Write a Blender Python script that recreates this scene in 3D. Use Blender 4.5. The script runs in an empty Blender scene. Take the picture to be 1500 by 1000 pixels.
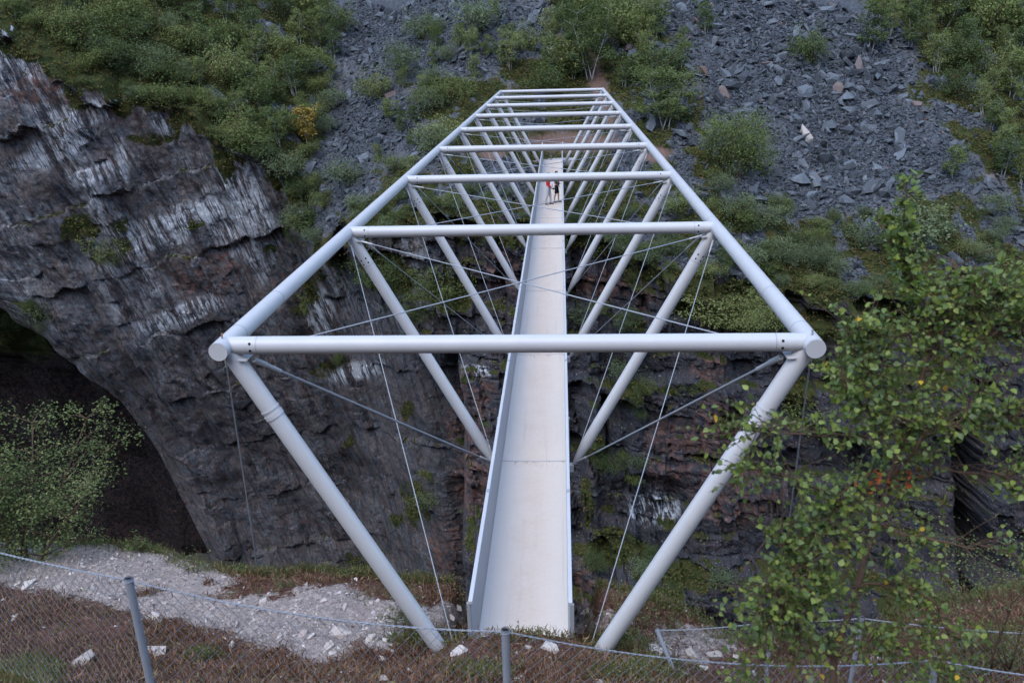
import bpy, bmesh, math, random
import numpy as np
from mathutils import Vector, Matrix, Quaternion
from mathutils.bvhtree import BVHTree

# ------------------------------------------------------------------ camera, sky, sun, exposure
scene = bpy.context.scene
COL = scene.collection
CAM = np.array([0.5793, -9.2165, 8.1178])
YAW, PITCH, ROLL, FPX = -0.0625, 0.3435, -0.0270, 1238.67
_F = np.array([math.sin(YAW)*math.cos(PITCH), math.cos(YAW)*math.cos(PITCH), -math.sin(PITCH)])
_R = np.array([math.cos(YAW), -math.sin(YAW), 0.0]); _U = np.cross(_R, _F)
_R2 = math.cos(ROLL)*_R + math.sin(ROLL)*_U
_U2 = -math.sin(ROLL)*_R + math.cos(ROLL)*_U
cd = bpy.data.cameras.new('camera'); cam = bpy.data.objects.new('camera', cd); COL.objects.link(cam)
cam.matrix_world = Matrix(((_R2[0], _U2[0], -_F[0], CAM[0]), (_R2[1], _U2[1], -_F[1], CAM[1]),
                           (_R2[2], _U2[2], -_F[2], CAM[2]), (0, 0, 0, 1)))
cd.sensor_width = 36.0; cd.lens = FPX*36.0/1500.0; cd.clip_start = 0.1; cd.clip_end = 3000
cd.dof.use_dof = True; cd.dof.focus_distance = 22.0; cd.dof.aperture_fstop = 3.2
scene.camera = cam

SUN_EL, SUN_AZ = math.radians(58), math.radians(205)      # azimuth clockwise from +Y
world = bpy.data.worlds.new('World'); scene.world = world; world.use_nodes = True
wn = world.node_tree.nodes; wl = world.node_tree.links
sky = wn.new('ShaderNodeTexSky'); sky.sky_type = 'NISHITA'; sky.sun_disc = False
sky.sun_elevation = SUN_EL; sky.sun_rotation = SUN_AZ
sky.air_density = 1.0; sky.dust_density = 0.6; sky.ozone_density = 1.2
wl.new(sky.outputs[0], wn['Background'].inputs[0]); wn['Background'].inputs[1].default_value = 0.15
sl = bpy.data.lights.new('sun', 'SUN'); sl.energy = 0.6; sl.angle = math.radians(45); sl.color = (1.0, 0.97, 0.94)
sun = bpy.data.objects.new('sun', sl); COL.objects.link(sun)
_sd = Vector((math.sin(SUN_AZ)*math.cos(SUN_EL), math.cos(SUN_AZ)*math.cos(SUN_EL), math.sin(SUN_EL)))
sun.rotation_euler = _sd.to_track_quat('Z', 'Y').to_euler(); sun.location = (0, 0, 60)
scene.view_settings.view_transform = 'Standard'; scene.view_settings.look = 'None'
scene.view_settings.gamma = 1.0; scene.view_settings.exposure = 2.1
scene.render.engine = 'CYCLES'
scene.cycles.use_denoising = True; scene.cycles.denoiser = 'OPENIMAGEDENOISE'; scene.cycles.denoising_input_passes = 'RGB_ALBEDO_NORMAL'; scene.cycles.denoising_prefilter = 'ACCURATE'
scene.cycles.use_adaptive_sampling = True; scene.cycles.adaptive_threshold = 0.012
scene.cycles.max_bounces = 6; scene.cycles.diffuse_bounces = 3; scene.cycles.glossy_bounces = 2
scene.cycles.transmission_bounces = 2; scene.cycles.transparent_max_bounces = 4
scene.cycles.caustics_reflective = False; scene.cycles.caustics_refractive = False

rng = np.random.default_rng(7)
rnd = random.Random(11)

# ------------------------------------------------------------------ projection helpers (used to read positions off the survey photo)
def proj(P):
    d = np.asarray(P, float) - CAM
    z = d @ _F
    zz = np.where(np.abs(z) < 1e-6, 1e-6, z)
    return 750 + FPX*(d @ _R2)/zz, 500 - FPX*(d @ _U2)/zz, z
def ray(x, y): return _F + _R2*((x-750)/FPX) - _U2*((y-500)/FPX)
def at_y(x, y, Y): d = ray(x, y); return CAM + d*((Y-CAM[1])/d[1])
def at_z(x, y, Z): d = ray(x, y); return CAM + d*((Z-CAM[2])/d[2])
def at_d(x, y, D): return CAM + ray(x, y)*D

# ------------------------------------------------------------------ numpy noise
_perm = np.random.default_rng(3).permutation(256); _perm = np.concatenate([_perm, _perm, _perm])
_g3 = np.random.default_rng(4).normal(size=(256, 3)); _g3 /= np.linalg.norm(_g3, axis=1)[:, None]
def perlin(x, y, z=0.0):
    x, y, z = np.broadcast_arrays(np.asarray(x, float), np.asarray(y, float), np.asarray(z, float))
    xi = np.floor(x).astype(int); yi = np.floor(y).astype(int); zi = np.floor(z).astype(int)
    xf = x-xi; yf = y-yi; zf = z-zi
    u = xf*xf*xf*(xf*(xf*6-15)+10); v = yf*yf*yf*(yf*(yf*6-15)+10); w = zf*zf*zf*(zf*(zf*6-15)+10)
    def g(dx, dy, dz):
        h = _perm[_perm[_perm[(xi+dx) & 255]+((yi+dy) & 255)]+((zi+dz) & 255)]
        gg = _g3[h]
        return gg[..., 0]*(xf-dx)+gg[..., 1]*(yf-dy)+gg[..., 2]*(zf-dz)
    def lerp(a, b, t): return a+(b-a)*t
    return 1.6*lerp(lerp(lerp(g(0,0,0), g(1,0,0), u), lerp(g(0,1,0), g(1,1,0), u), v),
                    lerp(lerp(g(0,0,1), g(1,0,1), u), lerp(g(0,1,1), g(1,1,1), u), v), w)
def fbm(x, y, z=0.0, o=4, l=2.03, g=0.5):
    s = 0; a = 1.0; t = 0
    for i in range(o):
        s = s+a*perlin(np.asarray(x)*l**i+17.3*i, np.asarray(y)*l**i+5.1*i, np.asarray(z)*l**i+9.7*i); t += a; a *= g
    return s/t
def ridged(x, y, z=0.0, o=4):
    s = 0; a = 1.0; t = 0
    for i in range(o):
        s = s+a*(1-2*np.abs(perlin(np.asarray(x)*2.1**i+7*i, np.asarray(y)*2.1**i+3*i, np.asarray(z)*2.1**i))); t += a; a *= 0.5
    return s/t
def hash2(i, j, k=0):
    return _perm[_perm[_perm[(np.asarray(i).astype(int)) & 255]+(np.asarray(j).astype(int) & 255)]+(k & 255)]/255.0
def sstep(a, b, x):
    t = np.clip((x-a)/(b-a), 0, 1); return t*t*(3-2*t)

# ------------------------------------------------------------------ materials
MATS = {}
def mat(name):
    m = bpy.data.materials.new(name); m.use_nodes = True; MATS[name] = m
    nt = m.node_tree; b = nt.nodes['Principled BSDF']
    b.inputs['Specular IOR Level'].default_value = 0.08
    return m, nt, b
def N(nt, t, **k):
    n = nt.nodes.new(t)
    for a, v in k.items(): setattr(n, a, v)
    return n
def noise(nt, scale, detail=4, rough=0.55, vec=None, dist=0.0):
    n = N(nt, 'ShaderNodeTexNoise'); n.inputs['Scale'].default_value = scale; n.inputs['Detail'].default_value = detail
    n.inputs['Roughness'].default_value = rough; n.inputs['Distortion'].default_value = dist
    if vec: nt.links.new(vec, n.inputs['Vector'])
    return n.outputs['Fac']
def ramp(nt, src, stops, interp='LINEAR'):
    r = N(nt, 'ShaderNodeValToRGB'); r.color_ramp.interpolation = interp
    e = r.color_ramp.elements
    while len(e) < len(stops): e.new(0.5)
    for k, (p, c) in enumerate(stops):
        e[k].position = p; e[k].color = (c[0], c[1], c[2], 1) if not isinstance(c, (int, float)) else (c, c, c, 1)
    nt.links.new(src, r.inputs[0]); return r.outputs[0]
def mixc(nt, fac, a, b, mode='MIX'):
    m = N(nt, 'ShaderNodeMix', data_type='RGBA', blend_type=mode)
    for inp, v in ((m.inputs[0], fac), (m.inputs[6], a), (m.inputs[7], b)):
        if isinstance(v, (int, float)): inp.default_value = v
        elif isinstance(v, (tuple, list)): inp.default_value = (v[0], v[1], v[2], 1)
        else: nt.links.new(v, inp)
    return m.outputs[2]
def math_(nt, op, a, b=0.0, clamp=False):
    m = N(nt, 'ShaderNodeMath', operation=op); m.use_clamp = clamp
    for inp, v in ((m.inputs[0], a), (m.inputs[1], b)):
        if isinstance(v, (int, float)): inp.default_value = v
        else: nt.links.new(v, inp)
    return m.outputs[0]
def attr(nt, name): return N(nt, 'ShaderNodeAttribute', attribute_name=name).outputs['Fac']
def bump(nt, b, h, strength, dist):
    n = N(nt, 'ShaderNodeBump'); n.inputs['Strength'].default_value = strength; n.inputs['Distance'].default_value = dist
    nt.links.new(h, n.inputs['Height']); nt.links.new(n.outputs[0], b.inputs['Normal'])
def objco(nt): return N(nt, 'ShaderNodeTexCoord').outputs['Object']
def island(nt): return N(nt, 'ShaderNodeNewGeometry').outputs['Random Per Island']
def objrand(nt): return N(nt, 'ShaderNodeObjectInfo').outputs['Random']
def scaled(nt, v, s, rot=(0, 0, 0)):
    m = N(nt, 'ShaderNodeMapping'); m.inputs['Scale'].default_value = s; m.inputs['Rotation'].default_value = rot
    nt.links.new(v, m.inputs[0]); return m.outputs[0]

def make_terrain_mat():
    m, nt, b = mat('rock_and_moss'); L = nt.links
    co = objco(nt)
    n1 = noise(nt, 0.55, 8, 0.62, co); n2 = noise(nt, 3.1, 8, 0.65, co)
    rock = ramp(nt, n2, [(0.28, (0.030, 0.036, 0.043)), (0.44, (0.066, 0.077, 0.090)), (0.6, (0.118, 0.134, 0.151)), (0.78, (0.24, 0.26, 0.28))])
    rock = mixc(nt, ramp(nt, n1, [(0.40, 0.0), (0.62, 0.7)]), rock, mixc(nt, n2, (0.058, 0.052, 0.047), (0.20, 0.165, 0.142)))
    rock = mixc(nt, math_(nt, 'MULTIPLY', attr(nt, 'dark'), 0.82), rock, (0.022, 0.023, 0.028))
    # streaks and cracks that follow the rock's own layering
    dip = scaled(nt, co, (1, 1, 1), (0, math.radians(15), 0))
    st = noise(nt, 1.0, 7, 0.68, scaled(nt, dip, (1.5, 0.6, 0.16)), 0.25)
    st2 = noise(nt, 1.0, 6, 0.66, scaled(nt, dip, (7.5, 3.0, 0.75)), 0.3)
    rock = mixc(nt, ramp(nt, st2, [(0.34, 0.6), (0.46, 0.0)]), rock, (0.026, 0.028, 0.034))
    pale = math_(nt, 'MULTIPLY', attr(nt, 'pale'), ramp(nt, math_(nt, 'ADD', math_(nt, 'MULTIPLY', st, 0.5), math_(nt, 'MULTIPLY', st2, 0.5)), [(0.475, 0.0), (0.535, 1.0)]))
    rock = mixc(nt, pale, rock, mixc(nt, n2, (0.24, 0.265, 0.29), (0.62, 0.66, 0.69)))
    dk = math_(nt, 'MULTIPLY', attr(nt, 'wet'), ramp(nt, st, [(0.405, 1.0), (0.465, 0.0)]))
    rock = mixc(nt, math_(nt, 'MULTIPLY', dk, 0.75), rock, (0.022, 0.024, 0.030))
    vo = N(nt, 'ShaderNodeTexVoronoi', feature='DISTANCE_TO_EDGE'); vo.inputs['Scale'].default_value = 0.9
    wv = N(nt, 'ShaderNodeVectorMath', operation='ADD'); nz = N(nt, 'ShaderNodeTexNoise'); nz.inputs['Scale'].default_value = 0.8; nz.inputs['Detail'].default_value = 5
    L.new(scaled(nt, dip, (1.0, 1.0, 0.32)), wv.inputs[0]); L.new(co, nz.inputs['Vector']); L.new(nz.outputs['Color'], wv.inputs[1]); L.new(wv.outputs[0], vo.inputs['Vector'])
    crack = math_(nt, 'MULTIPLY', ramp(nt, vo.outputs['Distance'], [(0.0, 1.0), (0.022, 0.0)]), attr(nt, 'wet'))
    rock = mixc(nt, math_(nt, 'MULTIPLY', crack, 0.4), rock, (0.02, 0.02, 0.023))
    rock = mixc(nt, attr(nt, 'recess_shade'), rock, mixc(nt, n2, (0.005, 0.005, 0.006), (0.016, 0.017, 0.019)))  # undercut recess painted near-black, its shade put into the rock colour
    orn = math_(nt, 'MULTIPLY', attr(nt, 'rust'), ramp(nt, noise(nt, 1.7, 8, 0.68, co), [(0.42, 0.0), (0.6, 1.0)]), True)
    rock = mixc(nt, orn, rock, mixc(nt, n2, (0.075, 0.040, 0.030), (0.20, 0.105, 0.080)))
    lich = ramp(nt, noise(nt, 9.0, 5, 0.6, co), [(0.62, 0.0), (0.68, 1.0)])
    rock = mixc(nt, math_(nt, 'MULTIPLY', lich, 0.45), rock, (0.42, 0.43, 0.40))
    tal = mixc(nt, ramp(nt, noise(nt, 7.0, 8, 0.75, co), [(0.35, 0.0), (0.65, 1.0)]), (0.010, 0.012, 0.015), (0.085, 0.092, 0.105))
    rock = mixc(nt, attr(nt, 'talus'), rock, tal)
    n3 = noise(nt, 1.4, 7, 0.7, co); n4 = noise(nt, 11.0, 5, 0.7, co)
    veg = ramp(nt, n3, [(0.3, (0.018, 0.025, 0.009)), (0.48, (0.040, 0.050, 0.015)), (0.6, (0.062, 0.057, 0.019)), (0.72, (0.080, 0.048, 0.022))])
    veg = mixc(nt, n4, mixc(nt, 0.65, veg, (0.01, 0.012, 0.006)), veg)
    vf = math_(nt, 'ADD', attr(nt, 'veg'), math_(nt, 'MULTIPLY', math_(nt, 'SUBTRACT', n2, 0.5), 1.1))
    vf = ramp(nt, vf, [(0.42, 0.0), (0.56, 1.0)])
    col = mixc(nt, vf, rock, veg)
    earth = mixc(nt, n2, (0.075, 0.045, 0.034), (0.18, 0.12, 0.095))
    col = mixc(nt, attr(nt, 'earth'), col, earth)
    L.new(col, b.inputs['Base Color']); b.inputs['Roughness'].default_value = 0.92; b.inputs['Specular IOR Level'].default_value = 0.08
    hb = math_(nt, 'ADD', math_(nt, 'ADD', noise(nt, 4.0, 10, 0.7, co), math_(nt, 'MULTIPLY', st2, 0.45)), math_(nt, 'MULTIPLY', crack, -0.5))
    bump(nt, b, hb, 0.9, 0.11)
    return m
make_terrain_mat()

def make_near_ground_mat():
    m, nt, b = mat('gravel_and_heath'); L = nt.links
    co = objco(nt)
    n1 = noise(nt, 2.2, 8, 0.68, co); n2 = noise(nt, 16.0, 8, 0.75, co); n3 = noise(nt, 60, 4, 0.6, co)
    heath = ramp(nt, n2, [(0.3, (0.034, 0.016, 0.011)), (0.5, (0.125, 0.062, 0.042)), (0.7, (0.235, 0.14, 0.10))])
    heath = mixc(nt, ramp(nt, n1, [(0.55, 0.0), (0.68, 0.7)]), heath, mixc(nt, n2, (0.03, 0.04, 0.012), (0.11, 0.12, 0.04)))
    grav = mixc(nt, ramp(nt, n3, [(0.3, 0.0), (0.7, 1.0)]), (0.27, 0.212, 0.18), (0.68, 0.575, 0.50))
    grav = mixc(nt, ramp(nt, n2, [(0.38, 0.9), (0.55, 0.0)]), grav, (0.12, 0.085, 0.068))
    grav = mixc(nt, ramp(nt, noise(nt, 5.0, 6, 0.7, co), [(0.45, 0.75), (0.6, 0.0)]), grav, mixc(nt, n3, (0.17, 0.135, 0.115), (0.40, 0.335, 0.30)))
    gf = math_(nt, 'ADD', attr(nt, 'gravel'), math_(nt, 'MULTIPLY', math_(nt, 'SUBTRACT', n1, 0.5), 1.3))
    gf = math_(nt, 'ADD', gf, math_(nt, 'MULTIPLY', math_(nt, 'SUBTRACT', n2, 0.5), 1.8))
    col = mixc(nt, ramp(nt, gf, [(0.34, 0.0), (0.66, 1.0)]), heath, grav)
    L.new(col, b.inputs['Base Color']); b.inputs['Roughness'].default_value = 0.95
    bump(nt, b, math_(nt, 'ADD', n2, math_(nt, 'MULTIPLY', n3, 0.5)), 1.0, 0.07)
make_near_ground_mat()

def make_steel(name, c0, c1, rough, stain=0.25):
    m, nt, b = mat(name); co = objco(nt)
    col = mixc(nt, noise(nt, 3.0, 6, 0.65, co), c0, c1)
    d = ramp(nt, noise(nt, 9.0, 8, 0.75, co), [(0.6, 0.0), (0.78, stain)])
    col = mixc(nt, d, col, (0.30, 0.27, 0.25))
    s2 = ramp(nt, noise(nt, 1.3, 3, 0.5, co), [(0.35, 0.0), (0.7, 0.35)])
    col = mixc(nt, s2, col, mixc(nt, 0.2, c0, (0.4, 0.41, 0.43)))
    nt.links.new(col, b.inputs['Base Color']); b.inputs['Roughness'].default_value = rough
    b.inputs['Specular IOR Level'].default_value = 0.45
    bump(nt, b, noise(nt, 40, 5, 0.6, co), 0.15, 0.004)
make_steel('galvanised_pipe', (0.345, 0.343, 0.345), (0.43, 0.422, 0.415), 0.42)
make_steel('parapet_sheet', (0.29, 0.295, 0.305), (0.36, 0.362, 0.365), 0.5, 0.15)
make_steel('cable_steel', (0.19, 0.20, 0.215), (0.26, 0.27, 0.285), 0.4, 0.3)
make_steel('fence_zinc', (0.15, 0.165, 0.185), (0.22, 0.235, 0.26), 0.5, 0.3)
def make_deck():
    m, nt, b = mat('deck_board'); co = objco(nt)
    sx = N(nt, 'ShaderNodeSeparateXYZ'); nt.links.new(co, sx.inputs[0])
    wear = math_(nt, 'SUBTRACT', 1.15, math_(nt, 'MULTIPLY', math_(nt, 'ABSOLUTE', sx.outputs[0]), 1.6), True)
    wear = math_(nt, 'MULTIPLY', wear, ramp(nt, noise(nt, 2.0, 8, 0.7, co), [(0.25, 0.55), (0.65, 1.0)]))
    col = mixc(nt, noise(nt, 30, 6, 0.7, co), (0.48, 0.455, 0.425), (0.60, 0.57, 0.53))
    col = mixc(nt, math_(nt, 'MULTIPLY', wear, 0.9), col, mixc(nt, noise(nt, 14, 6, 0.7, co), (0.37, 0.30, 0.245), (0.52, 0.44, 0.37)))
    ln = noise(nt, 1.0, 4, 0.6, scaled(nt, co, (9.0, 0.22, 1.0)))
    col = mixc(nt, ramp(nt, ln, [(0.58, 0.0), (0.7, 0.35)]), col, (0.33, 0.28, 0.25))
    sp = ramp(nt, noise(nt, 34, 3, 0.5, co), [(0.70, 0.0), (0.74, 0.6)])
    col = mixc(nt, sp, col, (0.24, 0.17, 0.13))
    fr = math_(nt, 'FRACT', math_(nt, 'DIVIDE', sx.outputs[1], 6.1806))
    rs = math_(nt, 'MULTIPLY', ramp(nt, fr, [(0.955, 0.0), (0.997, 1.0)]), ramp(nt, noise(nt, 1.0, 5, 0.7, scaled(nt, co, (14.0, 2.5, 1.0))), [(0.52, 0.0), (0.68, 0.85)]))
    col = mixc(nt, rs, col, (0.20, 0.11, 0.06))
    nt.links.new(col, b.inputs['Base Color']); b.inputs['Roughness'].default_value = 0.8
    bump(nt, b, noise(nt, 70, 4, 0.6, co), 0.3, 0.003)
make_deck()
def make_leaf(name, stops, trans=0.35, rough=0.55, objvar=0.0):
    m, nt, b = mat(name)
    if rough < 0.5: b.inputs['Specular IOR Level'].default_value = 0.3
    r = island(nt)
    if objvar: r = math_(nt, 'ADD', math_(nt, 'MULTIPLY', r, 1-objvar), math_(nt, 'MULTIPLY', objrand(nt), objvar))
    col = ramp(nt, r, stops)
    nt.links.new(col, b.inputs['Base Color']); b.inputs['Roughness'].default_value = rough
    t = N(nt, 'ShaderNodeBsdfTranslucent'); nt.links.new(mixc(nt, 0.4, col, (0.2, 0.26, 0.03)), t.inputs[0])
    ms = N(nt, 'ShaderNodeMixShader'); ms.inputs[0].default_value = trans
    nt.links.new(b.outputs[0], ms.inputs[1]); nt.links.new(t.outputs[0], ms.inputs[2])
    nt.links.new(ms.outputs[0], nt.nodes['Material Output'].inputs[0])
make_leaf('birch_leaf_far', [(0.0, (0.040, 0.060, 0.026)), (0.4, (0.092, 0.122, 0.046)), (0.75, (0.155, 0.178, 0.060)), (1.0, (0.22, 0.235, 0.10))], 0.3, 0.7, 0.68)
make_leaf('willow_leaf_far', [(0.0, (0.06, 0.082, 0.044)), (0.5, (0.108, 0.138, 0.074)), (1.0, (0.175, 0.205, 0.115))], 0.3, 0.7, 0.4)
make_leaf('autumn_leaf_far', [(0.0, (0.22, 0.13, 0.03)), (0.6, (0.38, 0.25, 0.06)), (1.0, (0.30, 0.27, 0.07))], 0.35, 0.7)
make_leaf('birch_leaf_near', [(0.0, (0.055, 0.090, 0.032)), (0.4, (0.095, 0.145, 0.040)), (0.75, (0.155, 0.210, 0.042)), (1.0, (0.235, 0.285, 0.06))], 0.4, 0.38)
make_leaf('birch_leaf_yellow', [(0.0, (0.45, 0.26, 0.03)), (1.0, (0.55, 0.40, 0.05))], 0.4, 0.5)
make_leaf('birch_leaf_rust', [(0.0, (0.28, 0.06, 0.02)), (1.0, (0.40, 0.12, 0.04))], 0.3, 0.5)
make_leaf('bush_leaf_rim', [(0.0, (0.045, 0.062, 0.024)), (0.5, (0.098, 0.12, 0.046)), (1.0, (0.18, 0.20, 0.08))], 0.35, 0.55)
make_leaf('ground_cover_leaf', [(0.0, (0.022, 0.030, 0.010)), (0.45, (0.058, 0.070, 0.022)), (0.75, (0.095, 0.088, 0.030)), (1.0, (0.13, 0.072, 0.030))], 0.2, 0.8)
make_leaf('heather_twig', [(0.0, (0.045, 0.021, 0.013)), (0.5, (0.145, 0.072, 0.047)), (0.85, (0.235, 0.145, 0.095)), (1.0, (0.14, 0.135, 0.05))], 0.1, 0.9)
make_leaf('grass_blade', [(0.0, (0.055, 0.065, 0.02)), (0.5, (0.11, 0.12, 0.04)), (0.75, (0.18, 0.14, 0.07)), (1.0, (0.13, 0.08, 0.045))], 0.3, 0.7)
def make_stone(name, a, b_, rust, useobj):
    m, nt, b = mat(name); co = objco(nt)
    r = objrand(nt) if useobj else island(nt)
    base = mixc(nt, r, a, b_)
    n = noise(nt, 5.0 if name != 'pale_stone' else 14.0, 8, 0.7, co)
    col = mixc(nt, n, mixc(nt, 0.55, base, (0.02, 0.02, 0.022)), base)
    col = mixc(nt, ramp(nt, math_(nt, 'FRACT', math_(nt, 'MULTIPLY', r, 37.0)), [(1-rust-0.01, 0.0), (1-rust+0.01, 0.6)]), col, (0.19, 0.125, 0.10))
    lic = ramp(nt, noise(nt, 3.0 if name != 'pale_stone' else 20.0, 6, 0.7, co), [(0.55, 0.0), (0.66, 0.6)])
    col = mixc(nt, lic, col, mixc(nt, 0.72, (0.42, 0.43, 0.43), base))
    nt.links.new(col, b.inputs['Base Color']); b.inputs['Roughness'].default_value = 0.85
    bump(nt, b, n, 0.5, 0.05 if name != 'pale_stone' else 0.02)
make_stone('talus_rock', (0.028, 0.033, 0.038), (0.108, 0.124, 0.138), 0.015, False)
make_stone('talus_boulder', (0.038, 0.044, 0.050), (0.138, 0.156, 0.172), 0.02, True)
make_stone('pale_stone', (0.36, 0.30, 0.25), (0.60, 0.53, 0.47), 0.05, True)
make_stone('gravel_stone', (0.25, 0.20, 0.175), (0.62, 0.545, 0.49), 0.05, False)
def plain(name, c, rough=0.7, c2=None, sc=8.0):
    m, nt, b = mat(name)
    c2 = c2 or tuple(v*0.7 for v in c)
    nt.links.new(mixc(nt, noise(nt, sc, 6, 0.65, objco(nt)), c2, c), b.inputs['Base Color']); b.inputs['Roughness'].default_value = rough
plain('birch_bark_white', (0.50, 0.48, 0.45), 0.8, (0.22, 0.21, 0.20), 6.0)
plain('birch_bark_brown', (0.12, 0.075, 0.05), 0.8, (0.045, 0.03, 0.022), 12.0)
plain('hole_black', (0.012, 0.012, 0.014), 0.8)
plain('concrete', (0.36, 0.35, 0.33), 0.9)
plain('peg_rust', (0.34, 0.16, 0.06), 0.8)
plain('cloth_red', (0.55, 0.02, 0.03), 0.9); plain('cloth_white', (0.72, 0.72, 0.74), 0.9, (0.6, 0.6, 0.62))
plain('cloth_lightgrey', (0.48, 0.48, 0.50), 0.9); plain('cloth_charcoal', (0.055, 0.06, 0.07), 0.9)
plain('cloth_black', (0.016, 0.017, 0.02), 0.9); plain('skin', (0.52, 0.32, 0.24), 0.6, (0.46, 0.27, 0.2))
plain('shoe_grey', (0.11, 0.11, 0.12), 0.8); plain('hair_brown', (0.05, 0.03, 0.02), 0.8); plain('eye_dark', (0.02, 0.02, 0.02), 0.4)
plain('river_bed', (0.10, 0.10, 0.10), 0.9)
m, nt, b = mat('river_water'); b.inputs['Base Color'].default_value = (0.03, 0.05, 0.05, 1); b.inputs['Roughness'].default_value = 0.12
bump(nt, b, noise(nt, 1.2, 6, 0.6, objco(nt)), 0.5, 0.2)

# ------------------------------------------------------------------ object helpers
def mesh_np(name, V, faces, smooth=False):
    """faces: (n,3) or (n,4) int array, or list of such"""
    me = bpy.data.meshes.new(name)
    V = np.ascontiguousarray(V, dtype=np.float32)
    fl = faces if isinstance(faces, list) else [faces]
    fl = [np.asarray(f, dtype=np.int32) for f in fl if len(f)]
    loops = np.concatenate([f.ravel() for f in fl]); sizes = np.concatenate([np.full(len(f), f.shape[1]) for f in fl]).astype(np.int32)
    starts = np.concatenate([[0], np.cumsum(sizes)[:-1]]).astype(np.int32)
    me.vertices.add(len(V)); me.vertices.foreach_set('co', V.ravel())
    me.loops.add(len(loops)); me.loops.foreach_set('vertex_index', loops)
    me.polygons.add(len(sizes)); me.polygons.foreach_set('loop_start', starts)
    try: me.polygons.foreach_set('loop_total', sizes)
    except Exception: pass
    me.polygons.foreach_set('use_smooth', np.full(len(sizes), bool(smooth)))
    me.update(calc_edges=True); me.validate()
    return me
def obj(name, me, material=None, parent=None, loc=None):
    o = bpy.data.objects.new(name, me); COL.objects.link(o)
    if material and me is not None and not me.materials: me.materials.append(MATS[material])
    if parent is not None: o.parent = parent
    if loc is not None: o.location = loc
    return o
def tag(o, label=None, cat=None, group=None, kind=None):
    if label: o['label'] = label
    if cat: o['category'] = cat
    if group: o['group'] = group
    if kind: o['kind'] = kind
    return o
def empty(name, loc=(0, 0, 0), label=None, cat=None, group=None):
    o = bpy.data.objects.new(name, None); COL.objects.link(o); o.location = loc; o.empty_display_size = 0.2
    return tag(o, label, cat, group)
def copy_tree(o, parent=None):
    c = o.copy(); COL.objects.link(c); c.parent = parent
    for ch in o.children: copy_tree(ch, c)
    return c

class MB:
    """collects shapes into one mesh"""
    def __init__(s): s.V = []; s.Q = []; s.T = []; s.n = 0
    def add(s, V, Q=None, T=None):
        V = np.asarray(V, float)
        if Q is not None and len(Q): s.Q.append(np.asarray(Q, int)+s.n)
        if T is not None and len(T): s.T.append(np.asarray(T, int)+s.n)
        s.V.append(V); s.n += len(V); return s
    def tube(s, pts, r, seg=8, caps=True):
        pts = np.asarray(pts, float); n = len(pts); r = np.broadcast_to(np.asarray(r, float), (n,))
        t = np.gradient(pts, axis=0); t /= np.linalg.norm(t, axis=1)[:, None]+1e-12
        a = np.array([0, 0, 1.0]) if abs(t[0][2]) < 0.9 else np.array([1.0, 0, 0])
        V = []; up = a
        for i in range(n):
            u = np.cross(t[i], up); u /= np.linalg.norm(u)+1e-12; v = np.cross(u, t[i]); up = v
            an = np.arange(seg)*2*math.pi/seg
            V.append(pts[i]+r[i]*(np.cos(an)[:, None]*u+np.sin(an)[:, None]*v))
        V = np.concatenate(V); Q = []
        for i in range(n-1):
            for k in range(seg): Q.append((i*seg+k, i*seg+(k+1) % seg, (i+1)*seg+(k+1) % seg, (i+1)*seg+k))
        T = []
        if caps:
            V = np.concatenate([V, [pts[0], pts[-1]]]); c0 = n*seg; c1 = c0+1
            for k in range(seg):
                T.append((c0, (k+1) % seg, k)); T.append((c1, (n-1)*seg+k, (n-1)*seg+(k+1) % seg))
        return s.add(V, Q, T)
    def box(s, a, b):
        x0, y0, z0 = a; x1, y1, z1 = b
        V = [(x0,y0,z0),(x1,y0,z0),(x1,y1,z0),(x0,y1,z0),(x0,y0,z1),(x1,y0,z1),(x1,y1,z1),(x0,y1,z1)]
        return s.add(V, [(0,3,2,1),(4,5,6,7),(0,1,5,4),(1,2,6,5),(2,3,7,6),(3,0,4,7)])
    def mesh(s, name, smooth=False):
        f = []
        if s.Q: f.append(np.concatenate(s.Q))
        if s.T: f.append(np.concatenate(s.T))
        return mesh_np(name, np.concatenate(s.V), f, smooth)
def smooth_by_angle(me, deg=35):
    me.polygons.foreach_set('use_smooth', np.ones(len(me.polygons), bool))
    bm = bmesh.new(); bm.from_mesh(me)
    for e in bm.edges:
        if len(e.link_faces) == 2 and e.calc_face_angle(0) > math.radians(deg): e.smooth = False
    bm.to_mesh(me); bm.free(); return me

# ------------------------------------------------------------------ FAR SIDE: hillside and cliff
RIM = np.array([(-110, 62, 26), (-60, 58, 15), (-41, 56, 10.8), (-36.5, 56, 6.7), (-33.9, 56, 6.2), (-33.0, 56, 4.3), (-31, 56, 4.1), (-26.6, 56, 3.6), (-25.8, 55.6, 1.6), (-21, 55, -0.6), (-19.9, 54, -3.6),
                (-18.3, 52.0, -7.5), (-16.5, 50.2, -6), (-14.6, 48.5, -3.2), (-9.4, 46, -2.2), (-3, 45, -2.6), (1.8, 44, -3.2), (6, 42.3, -5.2),
                (11, 42, -6.2), (16.5, 42, -7.3), (28, 42, -8.3), (40, 43, -9), (70, 46, -8), (110, 50, -6)], float)
def rim(x):
    yr = np.interp(x, RIM[:, 0], RIM[:, 1])+0.9*fbm(x*0.23, 3.3, 0, 3)+0.7*fbm(x*0.9, 8.8, 0, 4)+0.5*(hash2(np.floor(x/1.3+2*perlin(x*.3, 1.0)), 3)-.5)
    zr = np.interp(x, RIM[:, 0], RIM[:, 2])+0.7*fbm(x*0.27, 7.3, 1.0, 3)+0.55*fbm(x*0.9, 1.8, 0, 4)
    return yr, zr
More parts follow.
